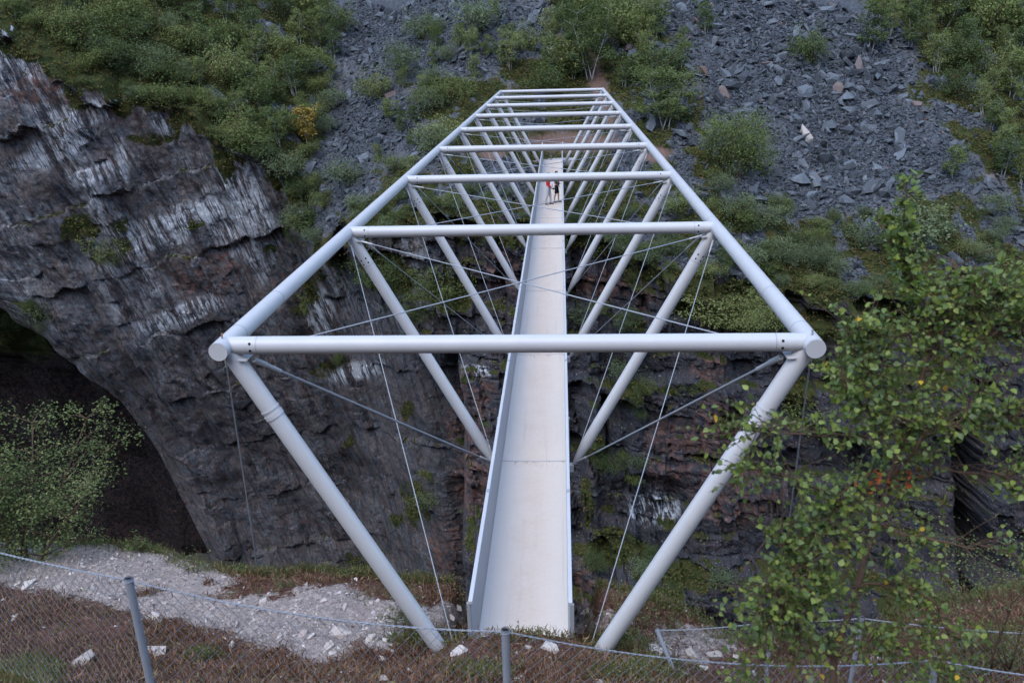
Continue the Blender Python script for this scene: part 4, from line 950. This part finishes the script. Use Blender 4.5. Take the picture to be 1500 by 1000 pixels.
# ------------------------------------------------------------------ fences
def chain_mesh(P0, P1, sag, h, a=0.042, hh=0.05, r=0.0022, droop=None):
    """chain-link panel hanging below the line P0-P1"""
    P0 = np.asarray(P0); P1 = np.asarray(P1); L = np.linalg.norm((P1-P0)[:2]); n = int(L/a); m_ = int(h/hh)
    V = []; Q = []; base = 0
    t0 = (P1-P0)/np.linalg.norm(P1-P0); nv = np.cross(t0, [0, 0, 1.0]); nv /= np.linalg.norm(nv)
    j = np.arange(m_+1)
    for i in range(n):
        u = np.clip((i+0.5*np.where((i+j) % 2 == 0, 1, -1))*a/L, 0, 1)
        top = P0[None]+(P1-P0)[None]*u[:, None]; top[:, 2] -= 4*sag*u*(1-u)
        pts = top-np.array([0, 0, 1.0])*(j*hh)[:, None]+nv*np.where((i+j) % 2 == 0, r, -r)[:, None]+nv*(0.02*np.sin(u*9+j*0.3))[:, None]
        for ang in (0, 2.094, 4.189):
            V.append(pts+math.cos(ang)*r*nv+math.sin(ang)*r*t0)
        k = np.arange(m_)
        for q in range(3):
            q2 = (q+1) % 3
            Q.append(np.stack([base+q*(m_+1)+k, base+q2*(m_+1)+k, base+q2*(m_+1)+k+1, base+q*(m_+1)+k+1], -1))
        base += 3*(m_+1)
    return mesh_np('chain_link', np.concatenate(V), np.concatenate(Q), True)
def fence(posts, root_label, sags, post_r, h, grp=None, skip_posts=(), a=0.042, hh=0.05):
    c0 = np.array(posts[0][1]); root = empty('wire_fence', tuple(c0), root_label, 'fence')
    I = Matrix.Translation(-Vector(c0))
    def part(nm, me, m_, par=root):
        me.transform(I); return obj(nm, me, m_, par)
    for k, (top, foot) in enumerate(posts):
        if k in skip_posts: continue
        top = np.array(top); foot = np.array(foot)
        mb = MB(); ax = (top-foot)/np.linalg.norm(top-foot)
        mb.tube([foot, top], post_r, 18, False)
        mb.tube([top-ax*0.12, top+ax*0.001], post_r*0.8, 18, False)
        po = part('post', mb.mesh('post', True), 'fence_zinc')
        mb = MB(); mb.tube([top-ax*0.012, top-ax*0.010], post_r*0.8, 18); part('post_bore', mb.mesh('post_bore'), 'hole_black', po)
        mb = MB(); an = np.linspace(0, 6.28, 19); u = np.cross(ax, (0, 1, 0)); u /= np.linalg.norm(u); v = np.cross(ax, u)
        mb.tube([top-ax*0.02+(post_r+0.004)*(math.cos(q)*u+math.sin(q)*v) for q in an], 0.003, 5, False); part('wire_tie', mb.mesh('wire_tie', True), 'fence_zinc', po)
    for k in range(len(posts)-1):
        A = np.array(posts[k][0])-[0, 0, 0.02]; B = np.array(posts[k+1][0])-[0, 0, 0.02]; sg = sags[k]
        t = np.linspace(0, 1, 40); pts = A[None]+(B-A)[None]*t[:, None]; pts[:, 2] -= 4*sg*t*(1-t)
        # twisted two-strand top wire
        for ph in (0, math.pi):
            tt = np.linspace(0, 1, 160); pp = A[None]+(B-A)[None]*tt[:, None]; pp[:, 2] -= 4*sg*tt*(1-tt)
            L = np.linalg.norm(B-A); w_ = tt*L/0.10*2*math.pi+ph; nv = np.cross((B-A)/L, [0, 0, 1.0])
            pp = pp+0.0042*(np.cos(w_)[:, None]*nv+np.sin(w_)[:, None]*np.array([0, 0, 1.0]))
            mb = MB(); mb.tube(pp, 0.0042, 5, False); part('top_wire', mb.mesh('top_wire', True), 'fence_zinc')
        tag(part('chain_link', chain_mesh(A, B, sg, h, a, hh), 'fence_zinc'), kind='stuff')
        # tie clips
        mb = MB()
        for q in np.arange(0.06, 0.98, 0.30/np.linalg.norm(B-A)):
            c = A+(B-A)*q; c[2] -= 4*sg*q*(1-q); mb.tube([c+[0, 0, 0.008], c-[0, 0, 0.045]], 0.0038, 5)
        tag(part('tie_clip', mb.mesh('tie_clip'), 'fence_zinc'), kind='stuff')
    return root
def foot_of(top, extra=0.0, lean=(0, 0)):
    return (top[0]+lean[0], top[1]+lean[1], gz(top[0]+lean[0], top[1]+lean[1])-0.25)
tL = at_d(-190, 752, 7.4); tA = at_d(188, 846, 6.0); tB = at_d(740, 921, 5.95); tC = at_d(1372, 963, 6.9); tD = at_d(1700, 1000, 6.3)
fence([(tuple(t), foot_of(t)) for t in (tL, tA, tB, tC, tD)], 'near galvanised chain-link fence with round posts on the brown slope before the bridge', (0.05, 0.10, 0.16, 0.05), 0.029, 1.30, a=0.046, hh=0.055)
q0 = at_z(962, 921, 1.0); f0 = (q0[0]+0.30, q0[1]-0.28, gz(q0[0]+0.30, q0[1]-0.28)-0.1)
q1 = at_d(1130, 908, 10.4); q2 = at_d(1263, 903, 10.2); q3 = at_d(1520, 926, 9.6); q4 = at_d(1720, 930, 9.4)
fence([(tuple(q0), f0), (tuple(q1), foot_of(q1)), (tuple(q2), foot_of(q2, lean=(-0.05, 0))), (tuple(q3), foot_of(q3)), (tuple(q4), foot_of(q4))], 'second chain-link fence along the rim right of the bridge with a leaning end post', (0.03, 0.02, 0.03, 0.02), 0.027, 0.95, a=0.05, hh=0.06)

# ------------------------------------------------------------------ foreground birch
def leaf_mesh(seed, L=1.0):
    """birch leaf: rounded-triangular blade folded on the midrib with pointed tip"""
    out = [(0, 0), (0.10, 0.22), (0.30, 0.37), (0.55, 0.31), (0.80, 0.14), (1.0, 0)]
    V = []; r = np.random.default_rng(seed); fold = r.uniform(0.12, 0.3); curl = r.uniform(-0.15, 0.1)
    for x, y in out: V.append((x, 0, curl*x*x))
    for x, y in out[1:-1]: V.append((x, y, curl*x*x+fold*y))
    for x, y in out[1:-1]: V.append((x, -y, curl*x*x+fold*y))
    T = [(0, 1, 6), (4, 5, 9), (0, 10, 1), (4, 13, 5)]; 
    for k in range(3): T += [(1+k, 2+k, 7+k), (1+k, 7+k, 6+k), (1+k, 10+k, 11+k), (1+k, 11+k, 2+k)]
    return np.array(V)*L, np.array(T)
LT = [leaf_mesh(i) for i in range(4)]
LEAFM = []
for i, (V, T) in enumerate(LT):
    me = mesh_np('leaf', V, T, True); me.materials.append(MATS['birch_leaf_near']); LEAFM.append(me)
def birch_near():
    r = np.random.default_rng(5)
    D0 = 5.3
    def P(x, y, d=D0): return at_d(x, y, d)
    base = P(1195, 1040, 5.2); base[2] = gz(base[0], base[1])-0.1
    root = empty('birch_tree', tuple(base), 'leafy foreground birch with glossy yellow-green leaves growing at the fence', 'tree')
    def loc(p): return np.asarray(p)-base
    stems = [  # survey polylines with depth
        [(1195, 1100, 5.2), (1225, 960, 5.2), (1255, 860, 5.25), (1283, 770, 5.3), (1300, 715, 5.3), (1330, 630, 5.3), (1352, 545, 5.3), (1366, 480, 5.3), (1378, 430, 5.35), (1395, 380, 5.4)],
        [(1366, 480, 5.3), (1345, 430, 5.2), (1320, 395, 5.15), (1300, 350, 5.1), (1285, 315, 5.1)],
        [(1345, 430, 5.2), (1326, 380, 5.1), (1324, 330, 5.05), (1328, 268, 5.0)],
        [(1150, 1090, 4.9), (1160, 980, 4.9), (1172, 910, 4.95), (1180, 840, 5.0), (1190, 770, 5.0)],
        [(1352, 545, 5.3), (1420, 520, 5.1), (1470, 480, 5.0), (1520, 450, 4.9)],
        [(1378, 430, 5.35), (1440, 415, 5.3), (1500, 400, 5.3)],
        [(1366, 480, 5.3), (1310, 490, 5.2), (1265, 488, 5.1), (1240, 478, 5.05)],
        [(1330, 630, 5.3), (1270, 600, 5.1), (1250, 575, 5.0), (1232, 552, 5.0)],
        [(1330, 630, 5.3), (1240, 640, 5.0), (1160, 635, 4.8), (1090, 630, 4.75)],
        [(1300, 715, 5.3), (1230, 730, 5.0), (1160, 700, 4.8), (1100, 690, 4.75)],
        [(1300, 715, 5.3), (1240, 720, 5.1), (1200, 760, 5.0), (1140, 770, 4.9)],
        [(1283, 770, 5.3), (1215, 800, 5.0), (1160, 830, 4.85), (1100, 870, 4.8)],
        [(1255, 860, 5.25), (1190, 870, 5.0), (1130, 910, 4.9)],
        [(1300, 715, 5.3), (1380, 690, 5.2), (1450, 690, 5.1), (1500, 700, 5.0)],
        [(1330, 630, 5.3), (1410, 600, 5.1), (1470, 610, 5.0), (1530, 590, 5.0)],
        [(1283, 770, 5.3), (1350, 790, 5.2), (1410, 800, 5.15), (1440, 800, 5.1)],
        [(1255, 860, 5.25), (1320, 850, 5.2), (1370, 880, 5.1), (1390, 930, 5.1)],
        [(1225, 960, 5.2), (1290, 930, 5.1), (1350, 950, 5.1), (1380, 990, 5.0)],
        [(1225, 960, 5.2), (1170, 950, 5.0), (1110, 970, 4.9)],
        [(1395, 380, 5.4), (1430, 420, 5.3), (1480, 440, 5.2)],
        [(1172, 910, 4.95), (1140, 880, 4.85), (1110, 860, 4.8)],
        [(1352, 545, 5.3), (1400, 460, 5.2), (1430, 440, 5.1), (1470, 420, 5.0)],
        [(1330, 630, 5.3), (1290, 560, 5.2), (1270, 530, 5.1), (1255, 505, 5.1)],
        [(1180, 840, 5.0), (1150, 800, 4.9), (1120, 780, 4.85)],
        [(1300, 715, 5.3), (1350, 640, 5.0), (1400, 620, 4.9), (1440, 560, 4.85)],
    ]
    rad = [0.024, 0.008, 0.006, 0.013]+[0.008]*30
    tips = []
    for k, st in enumerate(stems):
        c = [loc(P(*q)) for q in st]
        # densify with a little wander
        pts = []
        for a_, b_ in zip(c[:-1], c[1:]):
            for t in (0, 0.25, 0.5, 0.75): pts.append(a_+(b_-a_)*t+r.normal(size=3)*0.010)
        pts.append(c[-1]); pts = np.array(pts)
        rr = np.linspace(rad[k], 0.0035 if k else 0.008, len(pts))
        mb = MB(); mb.tube(pts, rr, 9 if k in (0, 3) else 6)
        obj('trunk' if k in (0, 3) else 'branch', mb.mesh('branch', True), 'birch_bark_brown', root)
        lo_ = len(pts)//3 if k in (0, 3) else len(pts)//5
        for q in range(lo_, len(pts)): tips.append((pts[q], pts[min(q+1, len(pts)-1)]-pts[max(q-1, 0)], k))
    GAPS = [(1165, 480, 60, 60), (1165, 570, 45, 40), (1425, 760, 45, 130), (1180, 660, 40, 30), (1130, 740, 40, 30), (1060, 800, 60, 60), (1450, 860, 70, 60), (1240, 350, 60, 60), (1420, 330, 70, 60)]
    # twigs
    tw = MB(); LP = []; LD = []
    for (p, d, k) in tips:
        d = d/np.linalg.norm(d)
        nt_ = 5 if k in (1, 2) else 9
        for _ in range(nt_):
            v = d*r.uniform(0.0, 0.9)+r.normal(size=3)*[0.8, 0.8, 0.55]+[0, 0, 0.12]; v /= np.linalg.norm(v)
            L = r.uniform(0.12, 0.40) if k not in (1, 2) else r.uniform(0.05, 0.12)
            e1 = p+v*L*0.5+r.normal(size=3)*0.01; e2 = p+v*L+[0, 0, -0.02]
            qx, qy, _ = proj((e2+base)[None])
            if blobs(qx, qy, GAPS)[0] > 0.3: continue
            tw.tube([p, e1, e2], [0.0025, 0.002, 0.0012], 4, False)
            for t in np.arange(0.3, 1.01, 0.12):
                LP.append(p+(e1-p)*min(t*2, 1) if t < 0.5 else e1+(e2-e1)*(t-0.5)*2); LD.append(v)
    obj('twigs', tw.mesh('twigs', True), 'birch_bark_brown', root)
    LP = np.array(LP); LD = np.array(LD); n = len(LP)
    # keep the natural gaps of the crown
    wx, wy, _ = proj(LP+base)
    den = fbm(wx*0.011, wy*0.011, 3.3, 3)
    gaps = blobs(wx, wy, GAPS)
    keep = (r.random(n) < np.clip(0.95+1.1*den, 0.25, 1.0)*(1-0.8*gaps))
    LP = LP[keep]; LD = LD[keep]; wx = wx[keep]; wy = wy[keep]; n = len(LP)
    side = r.normal(size=(n, 3)); xd = LD*0.5+side*0.7+[0, 0, -0.28]; xd /= np.linalg.norm(xd, axis=1)[:, None]
    zd = r.normal(size=(n, 3))*0.8+[0, -0.35, 0.8]; zd -= xd*np.sum(zd*xd, 1)[:, None]; zd /= np.linalg.norm(zd, axis=1)[:, None]
    yd = np.cross(zd, xd); R = np.stack([xd, yd, zd], -1)
    sz = r.uniform(0.023, 0.050, n)*np.where(wy < 420, 1.1, 1.0); scl = np.repeat(sz[:, None], 3, 1); pk = r.integers(0, 4, n)
    rust_ = (blobs(wx, wy, [(1302, 700, 55, 24, -12)]) > 0.4) & (r.random(n) < 0.30)
    yel = (blobs(wx, wy, [(1287, 890, 14, 22), (1195, 985, 14, 12), (1235, 940, 14, 22), (1140, 925, 12, 10)]) > 0.5) & (r.random(n) < 0.45) | (r.random(n) < 0.006)
    rest = ~(rust_ | yel)
    order = np.argsort(-sz*rest); leaf300 = order[:300]; isl = np.zeros(n, bool); isl[leaf300] = True
    for nm, ms, m_, lab in (('crown', rest & ~isl, 'birch_leaf_near', None), ('rust_leaves', rust_, 'birch_leaf_rust', 'rust red withered leaves on one branch'), ('yellow_leaves', yel, 'birch_leaf_yellow', 'bright yellow turning leaves')):
        o = obj(nm, scatter_mesh(nm, LT, LP[ms], R[ms], scl[ms], pk[ms]), m_, root); tag(o, lab, kind='stuff')
        o.data.polygons.foreach_set('use_smooth', np.ones(len(o.data.polygons), bool))
    for i in leaf300:
        o = obj('leaf', LEAFM[pk[i]], None, root)
        o.matrix_local = Matrix.Translation(Vector(LP[i])) @ Matrix([list(R[i][0]), list(R[i][1]), list(R[i][2])]).to_4x4() @ Matrix.Scale(sz[i], 4)
    return n
print('birch leaves', birch_near())

# ------------------------------------------------------------------ rim bushes on the near side
def rim_bush(x, y, z, h, w, nleaf, leaf, lab, seed, mleaf='bush_leaf_rim', stems=5, bark='birch_bark_brown', lean=0.4, low=0.03, nm='rim_bush'):
    cm, tm = crown_and_trunk(seed, h, w, nleaf, leaf, mleaf, stems, low, lean, bark, 0.010)
    e = empty(nm, (x, y, z), lab, 'bush'); obj('trunk', tm, None, e); obj('crown', cm, None, e); return e
b0 = at_d(35, 800, 14.9); rim_bush(b0[0], b0[1], b0[2]-0.7, 3.45, 1.75, 9500, 0.055, 'large pale green willow bush rooted at the near rim beside the gravel', 801, stems=7, lean=0.35)
b1 = at_d(-60, 800, 14.6); rim_bush(b1[0], b1[1], b1[2]-0.7, 2.6, 1.9, 7000, 0.06, 'darker leafy bush at the near rim behind the large willow bush', 802, stems=6)
b2 = ghit(203, 809)[0]; rim_bush(b2[0], b2[1], b2[2], 0.5, 0.5, 260, 0.05, 'small yellowish sapling on the grassy near rim', 803, stems=3)
b3 = ghit(280, 838)[0]; rim_bush(b3[0], b3[1], b3[2], 0.4, 0.6, 130, 0.045, 'sparse twiggy sapling at the edge of the gravel rim', 804, stems=3)
b4 = at_d(935, 935, 12.2); rim_bush(b4[0], b4[1], b4[2]-0.3, 1.25, 1.1, 1100, 0.034, 'thin grey-green willow bush behind the right bridge foot', 805, stems=8, lean=0.5)
b5 = at_d(1000, 930, 12.4); rim_bush(b5[0], b5[1], b5[2]-0.5, 1.1, 0.8, 420, 0.034, 'wispy willow twigs below the rim by the second fence', 806, stems=5)
b6 = at_d(585, 893, 11.9); rim_bush(b6[0], b6[1], b6[2]-0.1, 0.3, 0.5, 420, 0.04, 'low green plant on the rim beside the left bridge foot', 807, stems=6, lean=0.8, low=0.0)
b7 = at_d(1470, 930, 8.2); rim_bush(b7[0], b7[1], b7[2]-0.3, 1.38, 1.3, 1700, 0.03, 'fine-leaved shrub by the second fence behind the foreground birch', 808, stems=6, lean=0.4)
b8 = ghit(415, 862)[0]; rim_bush(b8[0], b8[1], b8[2], 0.28, 0.3, 90, 0.04, 'tiny green shoot on the brown tuft at the near rim', 809, stems=2)

# ------------------------------------------------------------------ people
def skin_mesh(nodes, edges, root, name, sub=1):
    me = bpy.data.meshes.new(name); names = list(nodes)
    me.from_pydata([nodes[k][0] for k in names], [(names.index(a), names.index(b)) for a, b in edges], [])
    o = bpy.data.objects.new(name, me); COL.objects.link(o)
    md = o.modifiers.new('skin', 'SKIN'); md.use_smooth_shade = True
    sd_ = me.skin_vertices[0].data
    for i, k in enumerate(names):
        rr = nodes[k][1]; sd_[i].radius = rr if isinstance(rr, tuple) else (rr, rr); sd_[i].use_root = (k == root)
    o.modifiers.new('sub', 'SUBSURF').levels = sub
    dg = bpy.context.evaluated_depsgraph_get(); dg.update()
    new = bpy.data.meshes.new_from_object(o.evaluated_get(dg)); new.name = name
    bpy.data.objects.remove(o); new.polygons.foreach_set('use_smooth', np.ones(len(new.polygons), bool)); return new
def person(loc, rz, label, jacket, trousers, hair, bare_calf, arms, extra):
    root = empty('person', loc, label, 'person'); root.rotation_euler = (0, 0, rz); root.scale = (0.93,)*3
    n = {'pel': ((0, 0, .93), .125), 'wai': ((0, 0, 1.08), .115), 'che': ((0.01, 0, 1.28), .14), 'nb': ((0, 0, 1.43), .075), 'ne': ((.01, 0, 1.49), .052), 'h0': ((.025, 0, 1.56), .078), 'h1': ((.02, 0, 1.64), .082), 'h2': ((.015, 0, 1.70), .05)}
    e = [('pel', 'wai'), ('wai', 'che'), ('che', 'nb'), ('nb', 'ne'), ('ne', 'h0'), ('h0', 'h1'), ('h1', 'h2')]
    for s, t in ((1, 'L'), (-1, 'R')):
        st = 0.10*s
        n.update({'hip'+t: ((0, s*.085, .86), .092), 'kne'+t: ((st*.6+.02, s*.095, .47), .058), 'cal'+t: ((st-.01, s*.097, .30), .05), 'ank'+t: ((st, s*.10, .08), .036), 'toe'+t: ((st+.15, s*.115, .035), .032)})
        sh, el, wr = (0, s*.165, 1.38), arms[t][0], arms[t][1]
        n.update({'sh'+t: (sh, .058), 'el'+t: (el, .042), 'wr'+t: (wr, .028)})
        w = Vector(wr); d = (w-Vector(el)).normalized(); sd_ = Vector((0, 0, 1)).cross(d).normalized() if abs(d.z) < .9 else Vector((1, 0, 0))
        pm = w+d*.06; n['pm'+t] = (tuple(pm), (.03, .018))
        e += [('pel', 'hip'+t), ('hip'+t, 'kne'+t), ('kne'+t, 'cal'+t), ('cal'+t, 'ank'+t), ('ank'+t, 'toe'+t), ('che', 'sh'+t), ('sh'+t, 'el'+t), ('el'+t, 'wr'+t), ('wr'+t, 'pm'+t)]
        for k, (o_, L) in enumerate(((-.03, .065), (-.01, .08), (.01, .075), (.03, .055))):
            a_ = pm+sd_*o_+d*.03; b_ = a_+d*L*.6+Vector((0, 0, -.012)); n['fa%d%s' % (k, t)] = (tuple(a_), .009); n['fb%d%s' % (k, t)] = (tuple(b_), .008)
            e += [('pm'+t, 'fa%d%s' % (k, t)), ('fa%d%s' % (k, t), 'fb%d%s' % (k, t))]
        a_ = w+d*.03-sd_*.035; b_ = a_+d*.035-sd_*.015; n['th'+t] = (tuple(a_), .011); n['ti'+t] = (tuple(b_), .009); e += [('wr'+t, 'th'+t), ('th'+t, 'ti'+t)]
    body = obj('body', skin_mesh(n, e, 'pel', 'body'), 'skin', root)
    def grow(keys, es, add, nm, m_, r0):
        nn = {k: (n[k][0], (n[k][1] if not isinstance(n[k][1], tuple) else n[k][1][0])+add) for k in keys}
        return obj(nm, skin_mesh(nn, [q for q in es if q[0] in nn and q[1] in nn], r0, nm), m_, root)
    grow(['pel', 'wai', 'che', 'nb', 'shL', 'elL', 'wrL', 'shR', 'elR', 'wrR'], e, .022, 'jacket', jacket, 'che')
    grow(['wai', 'pel', 'hipL', 'kneL', 'hipR', 'kneR']+([] if bare_calf else ['calL', 'ankL', 'calR', 'ankR']), e, .014, 'trousers', trousers, 'pel')
    for t in 'LR':
        a_ = Vector(n['ank'+t][0]); mb = MB(); mb.tube([a_+Vector((-.07, 0, -.035)), a_+Vector((0, 0, -.03)), a_+Vector((.09, 0, -.042)), a_+Vector((.17, 0, -.055))], [.035, .045, .042, .024], 10)
        obj('shoe', mb.mesh('shoe', True), 'shoe_grey', root)
    # hair cap, face
    bm = bmesh.new(); bmesh.ops.create_uvsphere(bm, u_segments=16, v_segments=10, radius=.098, matrix=Matrix.Translation((.008, 0, 1.652)) @ Matrix.Diagonal((1.05, .95, 1.05, 1)))
    bmesh.ops.delete(bm, geom=[v for v in bm.verts if v.co.x > .045 and v.co.z < 1.69 or v.co.z < 1.57], context='VERTS')
    hm = bpy.data.meshes.new('hair'); bm.to_mesh(hm); bm.free(); hm.polygons.foreach_set('use_smooth', np.ones(len(hm.polygons), bool)); obj('hair', hm, hair, root)
    for s in (-1, 1):
        mb = MB(); mb.tube([(.094, s*.03, 1.632), (.103, s*.03, 1.632)], .011, 8); obj('eye', mb.mesh('eye'), 'eye_dark', root)
        mb = MB(); mb.tube([(.0, s*.082, 1.60), (.006, s*.096, 1.625), (0, s*.084, 1.65)], .013, 6); obj('ear', mb.mesh('ear', True), 'skin', root)
    mb = MB(); mb.tube([(.098, 0, 1.625), (.12, 0, 1.595), (.10, 0, 1.588)], [.009, .014, .01], 6); obj('nose', mb.mesh('nose', True), 'skin', root)
    mb = MB(); mb.tube([(.092, -.024, 1.555), (.099, 0, 1.553), (.092, .024, 1.555)], .006, 6); obj('mouth', mb.mesh('mouth', True), 'cloth_red', root)
    extra(root); return root
pa = at_z(803.6, 299.5, 0.0); pb = at_z(816.0, 296.5, 0.0)
def ex_a(root):
    mb = MB()
    bm = bmesh.new(); bmesh.ops.create_cube(bm, size=1, matrix=Matrix.Translation((.17, -.02, 1.06)) @ Matrix.Diagonal((.12, .24, .42, 1)))
    bmesh.ops.bevel(bm, geom=bm.edges, offset=.045, segments=2, affect='EDGES'); me = bpy.data.meshes.new('front_bag'); bm.to_mesh(me); bm.free()
    bag = obj('shirt_front', me, 'cloth_white', root)
    mb.tube([(.12, .1, 1.40), (.20, .02, 1.2), (.24, -.04, 1.02)], .012, 6); obj('strap', mb.mesh('strap', True), 'cloth_charcoal', root)
    mb = MB(); mb.box((.30, -.2, .86), (.37, -.1, .95)); mb.tube([(.335, -.2, .905), (.335, -.26, .905)], .03, 10)
    cam_ = obj('camera_body', mb.mesh('camera_body'), 'cloth_black', None); cam_.name = 'hand_camera'; cam_.parent = None
    cam_.matrix_world = Matrix.Translation(Vector((pa[0], pa[1], 0.0))) @ Matrix.Rotation(-0.25, 4, 'Z') @ Matrix.Scale(0.93, 4)
    tag(cam_, 'small black camera held by the person in the red jacket', 'camera')
def ex_b(root):
    mb = MB(); mb.tube([(.10, -.13, 1.36), (.15, -.13, 1.20), (.13, -.12, 1.06)], [.028, .034, .026], 8); obj('jacket_stripe', mb.mesh('jacket_stripe', True), 'cloth_red', root)
person((pa[0], pa[1], 0.002), -0.25, 'person in a red jacket and light grey trousers standing on the deck', 'cloth_red', 'cloth_lightgrey', 'hair_brown', False,
       {'L': ((-.05, .22, 1.12), (.10, .20, .93)), 'R': ((.02, -.23, 1.13), (.22, -.16, .96))}, ex_a)
person((pb[0]-0.02, pb[1], 0.002), -0.15, 'person in a charcoal jacket and black cropped trousers by the parapet', 'cloth_charcoal', 'cloth_black', 'cloth_black', True,
       {'L': ((-.03, .23, 1.12), (.10, .22, .92)), 'R': ((.04, -.22, 1.13), (.24, -.14, 1.08))}, ex_b)
print('objects', len(bpy.data.objects), 'tris', sum(len(m.loops)-2*len(m.polygons) for m in bpy.data.meshes))
